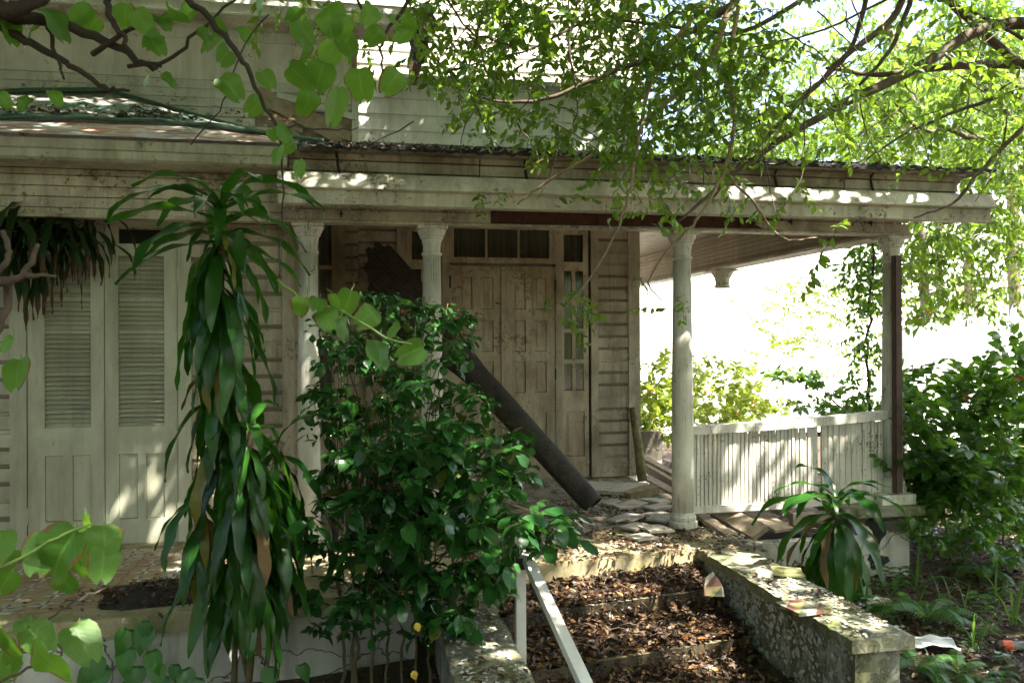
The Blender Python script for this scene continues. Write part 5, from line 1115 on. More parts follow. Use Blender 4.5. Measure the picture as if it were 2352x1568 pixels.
FT = empty('leafy_shoot', (-.5, 2.0, .9), 'pale green two-lobed leaves on a thin shoot in front of the dark bush', 'plant')
branch('shoot', [P(640, 640, 2.2), P(700, 690, 2.2), P(745, 700, 2.2), P(800, 720, 2.2), P(870, 765, 2.2), P(905, 782, 2.2), P(945, 790, 2.2)], .004, .003, FT, M['greenstem'], .001, 4, 6, 5)
bigleaves(FT, [(750,728,62),(790,750,55),(800,690,62),(845,725,60),(872,803,75),(945,808,70),(905,760,45),(730,695,50),(690,700,48),(768,690,40)], 2.15, .3)
FL = empty('leafy_shoot', (-.9, 1.6, .3), 'big pale green two-lobed leaves at the lower left, in front of the terrace', 'plant')
branch('shoot', [P(-60, 1590, 1.9), P(60, 1530, 1.9), P(140, 1500, 1.9), P(100, 1440, 1.9), P(150, 1390, 1.9), P(230, 1350, 1.95)], .004, .0015, FL, M['bark'], .002, 5, 6, 6)
branch('shoot', [P(-40, 1455, 1.9), P(60, 1440, 1.9), P(130, 1420, 1.9), P(170, 1415, 1.9)], .003, .002, FL, M['greenstem'], .001, 4, 6, 7)
branch('shoot', [P(-80, 1330, 1.75), P(40, 1280, 1.75), P(130, 1230, 1.75), P(205, 1200, 1.75)], .004, .003, FL, M['greenstem'], .001, 4, 6, 8)
bigleaves(FL, [(140,1262,130),(195,1262,115),(95,1262,95),(240,1240,90),(235,1285,80),(215,1205,80),(170,1290,80),(0,1285,80),(10,1330,70),(185,1468,100),(105,1510,120),(85,1460,80),(20,1470,90),(15,1520,90),(60,1440,60),(-10,1250,90),(20,1500,70),(145,1330,60)], 1.85, .6)
bigleaves(NTr, [(15,785,45),(40,850,80)], 2.3)
branch('branch', [P(-60, 655, 2.3), P(20, 640, 2.3), P(70, 628, 2.3), P(130, 630, 2.3)], .018, .003, NTr, M['bark'], .003, 4, 8, 61)
branch('branch', [P(50, 632, 2.3), P(75, 590, 2.3), P(88, 555, 2.3)], .008, .006, NTr, M['bark'], .002, 4, 7, 62)
branch('branch', [P(-20, 640, 2.35), P(18, 590, 2.35), P(20, 560, 2.35), P(8, 525, 2.35)], .009, .007, NTr, M['bark'], .002, 4, 7, 63)
branch('branch', [P(-10, 760, 2.35), P(15, 700, 2.35), P(22, 640, 2.35)], .012, .010, NTr, M['bark'], .002, 4, 7, 64)
# ---- heart-leaved climber on the terrace wall
PT = empty('heart_leaved_vine', (-1.4, 4.5, -.4), 'heart-leaved vine climbing the cracked terrace wall at the bottom', 'plant')
HT = [outline([(-.05, .05, 0), (-.06, .2, -.03), (.05, .36, 0), (.25, .40, 0), (.5, .32, 0), (.75, .17, 0), (1, .004, 0)], 1, random.uniform(.2, .5), 60+i, .2, 2) for i in range(4)]
branch('vine', [P(360, 1640, 4.45), P(345, 1520, 4.5), P(335, 1480, 4.5), P(320, 1440, 4.5)], .006, .004, PT, M['greenstem'], .004, 5, 6, 9)
hm2 = [npmesh('leaf', *T, L['pothos']) for T in HT]
for px, py, s_ in ((290,1465,55),(335,1460,60),(290,1510,62),(345,1515,55),(355,1545,50),(310,1550,55),(420,1555,50),(225,1555,80),(215,1530,60),(330,1440,40),(375,1570,50),(300,1580,50),(400,1540,40),(620,1550,50),(690,1540,40),(450,1575,50)):
    z_ = 4.42; D = np.array([[random.uniform(-.5, .5), -.3, -1.]]); p = P(px, py-s_*.4, z_); link('leaf', random.choice(hm2), PT, world=frames(np.array([p]), D, np.array([[random.gauss(0, .3), -1., .4]]), [s_*z_/FPX*1.1])[0])
# ---- ferns and grasses on the right
def frond(seed, L_=.38):
    rr = random.Random(seed); parts = []; pts = []; n = 8
    for i in range(n): t = i/(n-1); e = R(62-115*t); pts.append((pts[-1] if i else Vector((0, 0, 0))) + (Vector((math.cos(e), 0, math.sin(e)))*L_/(n-1) if i else Vector((0, 0, 0))))
    parts.append(ptube(pts, .0022, .001)); N = 24
    for k in range(N):
        t = .12+.88*k/N; f = t*(n-1); i = min(int(f), n-2); p = pts[i].lerp(pts[i+1], f-i); w_ = .055*math.sin(math.pi*(t*.88+.1))+.006
        for s_ in (-1, 1):
            d = (pts[i+1]-pts[i]).normalized(); D = [[d.x*.35, s_, d.z*.35-.12]]; parts.append(xform(strip(1, [.16, .2, .03], 0, -20, .05), frames(np.array([p]), D, np.array([[-d.z, 0, d.x]]), [w_])[0]))
    return merge(parts)
frm = [npmesh('frond', *frond(i), L['fern']) for i in range(3)]
def fern(px, py, n_, s_, label):
    g0_ = G(px, py, -.46); e = empty('fern', g0_, label, 'fern', 'ferns by the mossy wall')
    for k in range(n_):
        a = k*6.28/n_+random.uniform(-.4, .4); link('frond', random.choice(frm), e, world=frames(np.array([g0_]), [[math.cos(a), math.sin(a), random.uniform(-.1, .3)]], np.array([[0, 0, 1.]]), [s_*random.uniform(.7, 1.1)])[0])
e = empty('fern', Y(702, 402, 5.93), 'little fern rooted behind the left end of the white gutter', 'fern')
for k in range(4): link('frond', random.choice(frm), e, world=frames(np.array([Y(695+k*8, 405, 5.93)]), [[(.9, .6, -.5, 1)[k], -.4, .1]], np.array([[0, 0, 1.]]), [.28+.07*(k % 2)])[0])
fern(2130, 1435, 9, 1.35, 'largest fern, pale fronds just above the crumpled white paper')
fern(2250, 1330, 8, 1.5, 'dark fern in the shade under the flowering shrub')
fern(2090, 1400, 5, .7, 'small fern beside the far side of the mossy wall')
fern(2100, 1540, 7, 1.1, 'fern at the bottom, right of the mossy wall end')
fern(2200, 1560, 6, 1.0, 'low fern at the bottom edge below the white paper')
gbm = [npmesh('blade', *strip(1, [.012, .03, .034, .028, .016, .002], e0, e1, .2, .002, i), L['fern']) for i, (e0, e1) in enumerate(((80, 30), (78, -20), (70, -45), (85, 60)))]
def grass(px, py, n_, h_, label, z=-.46, wide=1.0):
    g0_ = G(px, py, z); e = empty('grass_clump', g0_, label, 'grass', 'clumps of broad grass')
    for k in range(n_):
        a = random.uniform(0, 6.28); link('blade', random.choice(gbm), e, world=frames(np.array([g0_+Vector((random.gauss(0, .015), random.gauss(0, .015), 0))]), [[math.cos(a), math.sin(a), 0]], np.array([[0, 0, 1.]]), [h_*random.uniform(.5, 1.1)])[0])
grass(2100, 1360, 7, .62, 'tall arching grass behind the plinth, under the shrub'); grass(2240, 1500, 9, .42, 'bright broad grass clump left of the plastic bottle')
grass(2330, 1440, 8, .45, 'grass clump at the frame edge above the plastic bottle'); grass(2160, 1390, 6, .3, 'small grass clump behind the largest fern'); grass(2290, 1380, 7, .4, 'grass clump in the shade under the flowering shrub')
grass(2210, 1410, 5, .35, 'thin grass clump beside the pale fern'); grass(2060, 1345, 5, .3, 'grass clump at the foot of the corner plinth')
grass(1575, 1285, 4, .26, 'grass growing at the end of the landing step', -.1); grass(1440, 1395, 2, .12, 'single white-lit grass blade on the first step', -.17)
grass(1640, 1600, 5, .2, 'grass tuft low on the steps beside the right wall', -.5); grass(1290, 1430, 3, .12, 'tiny grass tuft behind the handrail', -.34)
# weeds and small ground plants in the shade
wp = np.c_[rng.uniform(2.9, 8.5, 2600), rng.uniform(3.6, 8.2, 2600), np.zeros(2600)]; wp[:, 2] = [hgt(x, y) for x, y in wp[:, :2]]; kk = np.sin(wp[:, 0]*2.1)+np.cos(wp[:, 1]*2.7+wp[:, 0])+rng.normal(0, .5, 2600) > .25; wp = wp[kk]
WT = [strip(1, [.03, .09, .11, .08, .01], 75, -10, .2, .0, 1), strip(1, [.02, .05, .05, .04, .01], 80, 30, .2, .0, 2), xform(small(3, -30, .5), np.diag([.35, .35, .35, 1.])), merge([xform(small(4+q, -30, .5), frames(np.array([[0, 0, .25+.06*q]]), [[math.cos(q*2.1), math.sin(q*2.1), .3]], np.array([[0, 0, 1.]]), [.45])[0]) for q in range(6)])]
sc_ = rng.uniform(.06, .22, len(wp)); o = scatter('undergrowth', WT, rng.integers(0, 4, len(wp)), frames(wp, np.c_[rng.normal(0, 1, (len(wp), 2)), np.zeros(len(wp))], np.tile([[0., 0., 1.]], (len(wp), 1))+rng.normal(0, .15, (len(wp), 3)), sc_), L['fern'])
# seedlings on the steps
sdm = npmesh('leaf', *small(5, -20, .5), L['pothos'])
for k, (px, py, z) in enumerate(((1395, 1420, -.34), (1345, 1425, -.34), (1385, 1455, -.34), (1320, 1460, -.34), (1635, 1500, -.5), (1520, 1405, -.34), (1350, 1565, -.5), (1440, 1560, -.5), (1280, 1568, -.5))):
    g0_ = G(px, py, z); e = empty('seedling', g0_, 'tiny bright seedling growing through the dead leaves on the steps', 'seedling', 'seedlings on the steps')
    for q in range(6): a = q*2.4; link('leaf', sdm, e, world=frames(np.array([g0_+Vector((0, 0, .03+.006*q))]), [[math.cos(a), math.sin(a), .3]], np.array([[0, 0, 1.]]), [random.uniform(.025, .045)])[0])
# ---- shade tree above the picture dapples the house; unseen foliage is added against skylight
OS = []
for i in range(5):
    rr = np.random.default_rng(i); n_ = 26; D = dirs(n_, (-.5, .5)); pp = rr.normal(0, .20, (n_, 3)); mm = up_frames(pp, D, rr.uniform(.13, .21, n_), .5); OS.append(merge([xform(LF['dia'], q) for q in mm]))
def shade(name, loc, label, trunk, boxes, n_, density_seed):
    e = empty(name, loc, label, 'tree'); branch('trunk', trunk, .2, .09, e, M['bark'], .03, 5, 9, 1)
    pts = []
    rr = np.random.default_rng(density_seed)
    for (x0, x1, y0, y1, z0, z1, k) in boxes: pts.append(np.c_[rr.uniform(x0, x1, k), rr.uniform(y0, y1, k), rr.uniform(z0, z1, k)])
    pts = np.vstack(pts)
    pts = pts[sunny(pts, .19)]; N = len(pts)
    o = scatter('crown', OS, rr.integers(0, 5, N), up_frames(pts, dirs(N), np.ones(N), .5), L['over'], e)
shade('shade_tree', (1.5, -3.5, -.6), 'broad shade tree standing behind the viewer, its crown over the front yard', [(1.5, -3.5, -.6), (1.5, -3.3, 2), (1.6, -2.8, 4), (1.8, -1.5, 6.2)], [(-8.5, 8.5, -2, 4.9, 4.9, 7.6, 6500), (-6.5, 1.5, 4.9, 8.0, 6.0, 8.0, 560), (1.5, 6.0, 5.6, 8.1, 6.0, 7.2, 420), (2.2, 8.5, 4.9, 6.2, 5.6, 7.4, 260)], 2600, 5)
shade('leafy_tree', (-2.5, -6, -.6), 'unseen foliage added behind and beside the viewer to hold back skylight', [(-2.5, -6, -.6), (-2.5, -6, 2), (-2.4, -6, 4)], [(-9, 10, -7, -3.5, .5, 6, 2000), (-9, -6.2, -3, 7, .5, 6, 800), (9, 11.5, -3, 5.0, 1.0, 6, 700)], 0, 9)  # added out of view on three sides to block low skylight
# ================================================================= fallen leaves
DL = []
for i in range(6):
    rr = random.Random(i); DL.append(strip(1, [.03, .30, .40, .22, .01][::1], rr.uniform(-10, 25), rr.uniform(-40, 10), rr.uniform(.05, .35), .02, i, rr.uniform(-.8, .8), 1))
def litter(name, pts, smin, smax, parent=None, tilt=.35, lift=.006):
    N = len(pts); a = rng.uniform(0, 6.28, N); e = rng.normal(0, tilt*.6, N); D = np.c_[np.cos(a)*np.cos(e), np.sin(a)*np.cos(e), np.sin(e)]
    m = frames(pts+np.array([0, 0, lift])+np.c_[np.zeros((N, 2)), rng.uniform(0, lift*2, N)], D, np.tile([[0., 0., 1.]], (N, 1))+rng.normal(0, tilt, (N, 3)), rng.uniform(smin, smax, N))
    return scatter(name, DL, rng.integers(0, 6, N), m, M['litter'], parent)
def clumpy(x0, x1, y0, y1, n, z, sc=3.0, thr=0.0, seed=0):
    out = []; rr = np.random.default_rng(seed); ph = rr.uniform(0, 6, 8)
    while sum(map(len, out)) < n:
        x = rr.uniform(x0, x1, n); y = rr.uniform(y0, y1, n)
        f = np.sin(x*sc+ph[0])*np.cos(y*sc*1.2+ph[1]) + .6*np.sin(x*sc*2.3+y*sc*1.7+ph[2]) + .4*np.cos(x*sc*4-y*sc*3+ph[3]); k = f+rr.normal(0, .5, n) > thr
        out.append(np.c_[x[k], y[k], np.zeros(k.sum())])
    p = np.vstack(out)[:n]; p[:, 2] = z(p[:, 0], p[:, 1]) if callable(z) else z; return p
hv = np.vectorize(hgt)
p = np.vstack([clumpy(2.5, 9, 3.0, 8.5, 20000, hv, 1.5, -1.0, 1), clumpy(-2, 3.0, 2.8, 5.2, 2500, hv, 2, -1, 2), clumpy(3, 12, 8, 13, 2500, hv, 1, -.5, 3)])
o = litter('fallen_leaves', p, .03, .075); o['kind'] = 'stuff'
tr = []
for y0, z, n_ in ((4.93, -.175, 2900), (4.48, -.345, 3000), (4.03, -.515, 3100), (3.2, -.56, 2600)):
    dd = .5 if y0 > 4 else .9
    x = .82+1.61*rng.beta(.8, .75, n_); t = rng.beta(.9, .8, n_)-.02; y = y0 + .02 + (x-.8)*.185 + t*(dd-.04); tr.append(np.c_[x, y, z + .06*np.clip(t-.22, 0, 1)**1.5/.69*(rng.uniform(.9, 1.15, n_))+.01])
sp = []   # leaves caught on the risers and spilling over the edges
for y0, z in ((4.93, -.175), (4.48, -.345), (4.03, -.515)):
    x = rng.uniform(.82, 2.43, 420); q_ = rng.uniform(0, 1, 420); sp.append(np.c_[x, y0+(x-.8)*.185-.004-.03*q_, z-.005-.15*q_**.6*rng.uniform(.3, 1, 420)])
o = litter('fallen_leaves', np.vstack(sp), .02, .05, None, .9, .0); o['kind'] = 'stuff'
o = litter('fallen_leaves', np.vstack(tr), .022, .068, None, .45); o['kind'] = 'stuff'
b = B()
for i in range(150):
    y = random.uniform(3.4, 5.4); x = random.uniform(.85, 2.4); k_ = max(q for q in (0, 1, 2, 3) if y < (9, 4.93+(x-.8)*.185+.45, 4.93+(x-.8)*.185, 4.48+(x-.8)*.185)[q]); z = (-.14, -.13, -.30, -.47)[k_]; a = random.uniform(0, 3.14); l = random.uniform(.04, .16); b.tube([(x, y, z+.03), (x+l*.5*math.cos(a)+.005, y+l*.5*math.sin(a), z+.045), (x+l*math.cos(a), y+l*math.sin(a), z+.03)], .0016, 3)
o = b.build('fallen_twigs', M['bark2']); o['kind'] = 'stuff'
# dark leaf mould under them
for y0, z in ((4.93, -.175), (4.48, -.345), (4.03, -.515)):
    b = B(); nx, ny = 14, 6
    for j in range(ny+1):
        for i in range(nx+1):
            x = .81+1.625*i/nx; t = j/ny; b.v.append((x, y0+.03+(x-.8)*.185+t*.46, z+.003+.065*t**1.5+(.012*math.sin(x*9+j)+.008*math.sin(x*23+j*3))*(0 < j)))
    for j in range(ny):
        for i in range(nx): a = j*(nx+1)+i; b.f.append((a, a+1, a+nx+2, a+nx+1)); b.mi.append(0)
    o = b.build('leaf_mould', M['soil'], None, True); o['kind'] = 'stuff'
p = np.vstack([clumpy(.75, 2.9, 5.45, 7.0, 3200, 0, 4, -.1, 4), clumpy(1.8, 3.0, 6.2, 8.6, 500, 0, 4, .3, 5), clumpy(-.4, 3.0, 6.9, 8.7, 160, 0, 3, .2, 6), clumpy(-3.2, .4, 5.0, 6.4, 90, 0, 3, .3, 7)])
o = litter('fallen_leaves', p, .022, .055, None, .25, .002); o['kind'] = 'stuff'
k = rng.normal(0, 1, (900, 2)); p = np.c_[hx+.22*k[:, 0], hy+.14*k[:, 1], np.full(900, .02)-.022*np.clip(np.hypot(k[:, 0], k[:, 1])-.5, 0, 1.2)]; o = litter('fallen_leaves', p, .025, .055, None, .35, .004); o['kind'] = 'stuff'
p = np.vstack([clumpy(.46, .77, 2.9, 4.9, 330, 0, 4, .2, 8), clumpy(2.46, 2.79, 3.8, 5.2, 150, 0, 4, .4, 9)]); o = litter('fallen_leaves', p, .02, .05, None, .25, .003); o['kind'] = 'stuff'
rp = clumpy(-.35, 4.6, 5.82, 7.9, 6500, 0, 2.5, -.7, 10); rp[:, 2] = ez+(rp[:, 1]-ey)*.2355+.006; o = litter('roof_leaves', rp, .03, .06, None, .4); o['kind'] = 'stuff'
rp = clumpy(-2.6, -.4, 6.25, 6.6, 420, 0, 3, .2, 11); rp[:, 2] = 3.08+(rp[:, 1]-6.25)*.46; o = litter('roof_leaves', rp, .03, .06, None, .4); o['kind'] = 'stuff'
# grit and scraps over floor and ground
def grit(name, pts, smin, smax, mat, seed=0):
    rr = np.random.default_rng(seed); T = []
    for k in range(3):
        V = rr.normal(0, .5, (8, 3)); V = V/np.linalg.norm(V, axis=1, keepdims=True)*.5*np.array([1, .8, .45]); cube = np.array([(-1,-1,-1),(1,-1,-1),(1,1,-1),(-1,1,-1),(-1,-1,1),(1,-1,1),(1,1,1),(-1,1,1)])*.35*np.array([1,.8,.5])+rr.normal(0, .06, (8, 3))
        T.append((cube, np.array([(0,3,2,1),(4,5,6,7),(0,1,5,4),(1,2,6,5),(2,3,7,6),(3,0,4,7)]), np.zeros((8, 2))))
    N = len(pts); m = frames(pts, rr.normal(0, 1, (N, 3))*np.array([1, 1, .2]), np.tile([[0., 0, 1]], (N, 1))+rr.normal(0, .3, (N, 3)), rr.uniform(smin, smax, N)**1.0)
    o = scatter(name, T, rr.integers(0, 3, N), m, mat, None, False); o['kind'] = 'stuff'; return o
M['rubble'] = plain('plaster_rubble', (.48, .45, .38), .9, .35, 30)
grit('rubble', clumpy(1.0, 2.95, 5.6, 8.6, 1500, .0, 3, .3, 12), .008, .035, M['rubble'], 1)
grit('rubble', clumpy(2.9, 5, 3.5, 6.4, 350, hv, 3, .3, 13), .01, .05, M['rubble'], 2)
# twigs on the landing
b = B()
for i in range(160):
    x, y = random.uniform(.85, 2.9), random.uniform(5.45, 6.6); a = random.uniform(0, 3.14); l = random.uniform(.02, .09); b.tube([(x, y, .004), (x+l*math.cos(a), y+l*math.sin(a), .008)], .0014, 3)
o = b.build('fallen_twigs', M['bark']); o['kind'] = 'stuff'
# ================================================================= debris on the porch
def slab(name, c, sx, sy, th, rot, mat, label=None, cat=None, group=None, tilt=(0, 0), jag=.12, seed=0, parent=None):
    rr = random.Random(seed); base = [(-1, -1), (0, -1), (1, -1), (1, 0), (1, 1), (0, 1), (-1, 1), (-1, 0)]
    pr_ = [(x*sx/2*(1+rr.uniform(-jag, jag)), y*sy/2*(1+rr.uniform(-jag, jag))) for x, y in base]
    b = B(); b.prism(pr_, 0, th, axis='z'); o = link(name, b.mesh(name, mat), parent, c); o.rotation_euler = (tilt[0], tilt[1], rot); return tag(o, label, cat, group)
TL = [((825,395,0),.20,.17),((885,382,1),.22,.18),((1045,408,2),.2,.2),((850,468,3),.26,.2),((1035,452,4),.24,.14),((1060,482,5),.2,.18),((900,530,6),.22,.18),((1030,550,7),.24,.22),((1060,372,8),.2,.12),((935,600,9),.2,.2),((980,355,10),.18,.12),((780,490,11),.16,.12),((1340,470,12),.28,.24),((740,372,13),.18,.13)]
M['ltile'] = plain('loose_pale_tile', (.48, .44, .35), .75, .35, 12)
TLAB = ['loose tile just past the foot of the leaning ribbed sheet, second from the far end', 'loose pale tile resting between the ribbed sheet and the middle column, towards the doors', 'loose tile touching the left side of the middle column base', 'greenish loose tile midway between the ribbed sheet and the middle column',
 'long loose tile directly left of the middle column base', 'loose tile tucked under the left edge of the middle column base', 'loose tile among leaves in front of the greenish one', 'large loose sunlit tile just in front and left of the middle column base', 'narrow tile piece behind the middle column', 'tile half buried in leaves nearest the landing edge', 'small tile piece in front of the broken slab edge', 'small tile piece nearest the porch doors side of the leaves', 'loose tile on the landing right of the middle column', 'small tile flat beside the foot of the ribbed sheet']
for (cx_, cy_, i), sx, sy in TL:
    p = G(1149.5+.344*cx_, 1028.5+.344*cy_, .012)
    slab('broken_tile', (p.x, p.y, .006+.006*(i % 3)), sx*.95, sy*.95, .018, R(10+i*23 % 40), M['ltile'], TLAB[i], 'floor tile', 'loose tiles on the porch', (R(random.uniform(-5, 5)), R(random.uniform(-5, 5))), .06, i)
p = G(1149.5+.344*800, 1028.5+.344*285, .0); slab('concrete_slab', (p.x, p.y, .004), .66, .55, .035, R(-12), M['ltile'], 'large cracked slab lifted from the porch floor beside the leaning ribbed sheet', 'slab', None, (0, R(1.5)), .1, 31)
p = G(1149.5+.344*935, 1028.5+.344*318, .0); slab('concrete_slab', (p.x, p.y, -.0), .34, .10, .07, R(14), M['conc'], 'short thick broken slab edge lying behind the loose tiles', 'slab', None, (R(10), R(-8)), .15, 32)
p = G(1149.5+.344*470, 1028.5+.344*487, .0); slab('broken_board', (p.x, p.y, -.004), .62, .05, .022, R(2), M['wood'], 'pale sunlit board lying flat on the landing', 'board', None, (0, 0), .06, 33)
p = G(1100+270, 1108, .0); slab('broken_board', (p.x, p.y, -.004), .42, .05, .02, R(-20), M['wood'], 'grey board scrap lying at the foot of the doors', 'board', None, (0, 0), .06, 34)
# patterned broken tiles
def patt(c, s_, rot, label, pts, up=None):
    b = B(); b.prism([(x*s_, y*s_) for x, y in pts], 0, .02, axis='z'); o = link('patterned_tile', b.mesh('patterned_tile', M['tile2']), None, c); o.rotation_euler = rot; return tag(o, label, 'floor tile')
def m_tile2():
    t = NT('yellow_maroon_tile'); tc = t.n('TexCoord'); sep = t.n('SeparateXYZ'); t.l(tc.outputs['Object'], sep.inputs[0])
    x = t.math('MULTIPLY', sep.outputs[0], 9.0); y = t.math('MULTIPLY', sep.outputs[1], 9.0)
    fx = t.math('FRACT', t.math('ADD', x, .5)); fy = t.math('FRACT', t.math('ADD', y, .5)); tri = t.math('GREATER_THAN', fx, fy)
    ck = t.math('GREATER_THAN', t.math('FRACT', t.math('MULTIPLY', t.math('ADD', t.math('FLOOR', t.math('ADD', x, .5)), t.math('FLOOR', t.math('ADD', y, .5))), .5)), .25)
    c = t.mix(tri, (.32, .27, .11), (.10, .11, .07)); c2 = t.mix(tri, (.38, .36, .27), (.19, .075, .065)); c = t.mix(ck, c, c2)
    n = t.noise(t.pos(), 30, 6, .7); c = t.mix(t.math('MULTIPLY', t.ramp(n, .45, .7), .45), c, (.12, .10, .06)); t.princ(c, .55, t.bump(n, .2, .002)); return t.m
M['tile2'] = m_tile2()
p = G(1149.5+.344*1440, 1028.5+.344*1020, -.175)
patt((p.x+.0, p.y+.06, -.165), 1, (R(68), 0, R(-6)), 'yellow, grey and maroon patterned tile fragment standing on the step against the right wall', [(-.068, 0), (.068, -.01), (.066, .04), (.05, .09), (.01, .15), (-.035, .12), (-.06, .06)])
p = G(1149.5+.344*1330, 1028.5+.344*1050, -.30); patt((p.x, p.y, -.315), .9, (R(12), R(8), R(25)), 'patterned tile fragment lying flat in the leaves below the standing one', [(-.13, -.02), (0, -.07), (.13, 0), (.10, .06), (.02, .08), (-.08, .05)])
M['tilemoss'] = plain('mossy_yellow_tile', (.33, .33, .14), .75, .5, 9)
p = G(1686.7+.344*345, 1028.5+.344*830, .02); slab('square_tile', (p.x, p.y, .012), .19, .19, .013, R(-22), M['tilemoss'], 'mossy yellow tile lying on the right wall cap, the farther of two', 'floor tile', None, (0, R(2)), .03, 40)
p = G(1686.7+.344*470, 1028.5+.344*1070, .02); slab('square_tile', (p.x-.02, p.y, .012), .21, .21, .018, R(8), M['tile2'], 'green-yellow patterned tile lying on the right wall cap, the nearer of two', 'floor tile', None, (0, 0), .01, 41)
p = G(1686.7+.344*185, 1028.5+.344*845, .02); slab('concrete_chunk', (p.x, p.y, .0), .10, .06, .035, R(5), M['rubble'], 'small pale concrete chunk beside the farther tile on the wall cap', 'rubble', None, (0, 0), .2, 42)
# ribbed dark sheet, rolled at its foot and flaring towards the top, leaning across the doors
LG = B(); foot, top = G(1362, 1168, .0), Vector((xa(905, 8.45), 8.45, 2.08)); ax = top-foot; N, K = 26, 132
foot = foot + Vector((0, 0, .03)); ax = top-foot; d = ax.normalized(); u = Vector((0, 0, 1)).cross(d).normalized(); v = d.cross(u)
u, v = v, -u
for i in range(N+1):
    t = i/N; r_ = .110 + .05*t + .30*max(0, t-.55)**1.25*2.6; span = 2*math.pi*(1.04 - .42*max(0, t-.35)/.65); flat = 1-.55*max(0, t-.4)
    for k in range(K+1):
        a = math.pi/2*3 + (k/K-.5)*span; rib = 1+ ((.004+.022*t*t)*math.sin(k*2*math.pi/6)); jag = (.018*math.sin(k*.35)+.006*math.sin(k*1.3)) if i == N else 0
        fl_ = max(0, t-.5)/.5; p_ = foot + ax*(t + (jag*.6 if i == N else 0) + .13*fl_**2*math.cos(a)) + (u*math.cos(a) * r_*rib*flat*.9*(1-.25*fl_*math.cos(a)) + v*math.sin(a)*r_*rib*1.0) + Vector((0, -.12*max(0, t-.5), 0)) - Vector((0, 0, .0)); LG.v.append(tuple(p_))
for i in range(N):
    for k in range(K): a = i*(K+1)+k; LG.f.append((a, a+1, a+K+2, a+K+1)); LG.mi.append(0)
o = LG.build('ribbed_sheet', M['log'], None, False); tag(o, 'dark ribbed sheet rolled into a pole, leaning diagonally across the double doors', 'rolled sheet')
sm_ = o.modifiers.new('thickness', 'SOLIDIFY'); sm_.thickness = .006
# short mossy post leaning at the corner
a, c = G(1475, 1103, .0), Y(1452, 938, 8.72); a.y = 8.45; a = G(1474, 1105, 0); b = B(); b.tube([a, a.lerp(c, .5)+Vector((.01, 0, 0)), c], [.055, .052, .042], 8); o = b.build('leaning_post', plain('mossy_wood', (.20, .19, .09), .9, .6, 16), None, True); tag(o, 'short mossy rotten post leaning against the house corner', 'post')
# collapsed floor of the side porch: joists and planks
def plank(pa, pb, w_, th, label, z=.0, roll=0, mat='plank'):
    A_, B_ = Vector(pa), Vector(pb); d = B_-A_; b = B(); nx = 6
    for i in range(nx): b.box(d.length*i/nx+.0005, d.length*(i+1)/nx, -w_/2+random.uniform(-.003, .003), w_/2+random.uniform(-.003, .003), -th/2, th/2+random.uniform(-.001, .001))
    mm = d.to_track_quat('X', 'Z').to_matrix().to_4x4() @ Matrix.Rotation(roll, 4, 'X'); mm.translation = A_; o = link('fallen_plank', b.mesh('fallen_plank', M[mat]), None, world=mm); return tag(o, label, 'plank', 'planks of the collapsed side porch')
def G2(px, py, z): return G(px, py, z)
plank(G2(1597, 1178, .07), G2(1690, 1243, -.03), .10, .035, 'pale plank under the balustrade nearest the middle column')
plank(G2(1645, 1172, .09), G2(1745, 1228, -.01), .16, .045, 'thick sunlit joist with a square cut end under the balustrade', roll=.5)
plank(G2(1700, 1163, .09), G2(1800, 1220, -.02), .20, .025, 'wide grooved board sloping under the balustrade')
plank(G2(1745, 1160, .09), G2(1860, 1200, .0), .05, .06, 'thin plank on edge farthest along under the balustrade')
plank(G2(1478, 1055, -.02), G2(1570, 1105, -.12), .10, .06, 'pale plank sloping down beyond the mossy post')
plank(G2(1482, 1075, -.06), G2(1590, 1140, -.15), .06, .10, 'long joist on edge behind the middle column, upper one')
plank(G2(1478, 1095, -.08), G2(1580, 1150, -.16), .12, .03, 'long board behind the middle column, lower one')
plank((3.1, 6.9, -.2), (4.3, 7.2, -.3), .12, .04, 'grey board lying in the pit behind the balustrade'); plank((3.2, 7.4, -.3), (4.35, 7.0, -.2), .09, .05, 'brown joist lying across the pit behind the balustrade')
b = B(); b.box(3.95, 4.0, 6.2, 6.24, -.4, -.02); b.box(3.55, 4.29, 6.245, 6.31, -.02, .075); o = b.build('sill_beam', M['wood']); tag(o, 'rough timber beam lying under the bottom rail of the balustrade', 'beam')
heap('soil', 3.65, 6.75, -.46, .85, .6, .30, M['soil'], 5)
heap('soil', 3.4, 6.3, -.42, .5, .25, .28, M['soil'], 6)
# low planter wall with rubbish behind the corner
b = B(); p = G(1500, 1060, -.1); b.box(3.45, 4.1, 10.6, 10.75, -.45, .28); o = b.build('planter_wall', M['plaster']); tag(o, 'stained low plaster wall seen past the house corner', 'low wall')
# ================================================================= rubbish on the right
def sheet(name, c, sx, sy, rot, mat, label, cat, amp=.02, seed=0):
    rr = random.Random(seed); n = 14; b = B(); ph = [rr.uniform(0, 6) for _ in range(4)]
    for j in range(n+1):
        for i in range(n+1):
            x, y = (i/n-.5)*sx, (j/n-.5)*sy; x *= 1-.25*abs(j/n-.3); b.v.append((x, y, .012+amp*(math.sin(x*22+ph[0])+math.sin(y*27+ph[1]+x*9)+.5*math.sin((x+y)*55+ph[2]))*.5+amp))
    for j in range(n):
        for i in range(n): a = j*(n+1)+i; b.f.append((a, a+1, a+n+2, a+n+1)); b.mi.append(0)
    o = link(name, b.mesh(name, mat, True), None, c); o.rotation_euler = (0, 0, rot); return tag(o, label, cat)
p = G(2140, 1487, -.44); sheet('crumpled_paper', (p.x, p.y, -.445), .30, .21, R(-30), M['paper'], 'crumpled sheet of white paper on the dead leaves right of the mossy wall', 'paper', .02, 3)
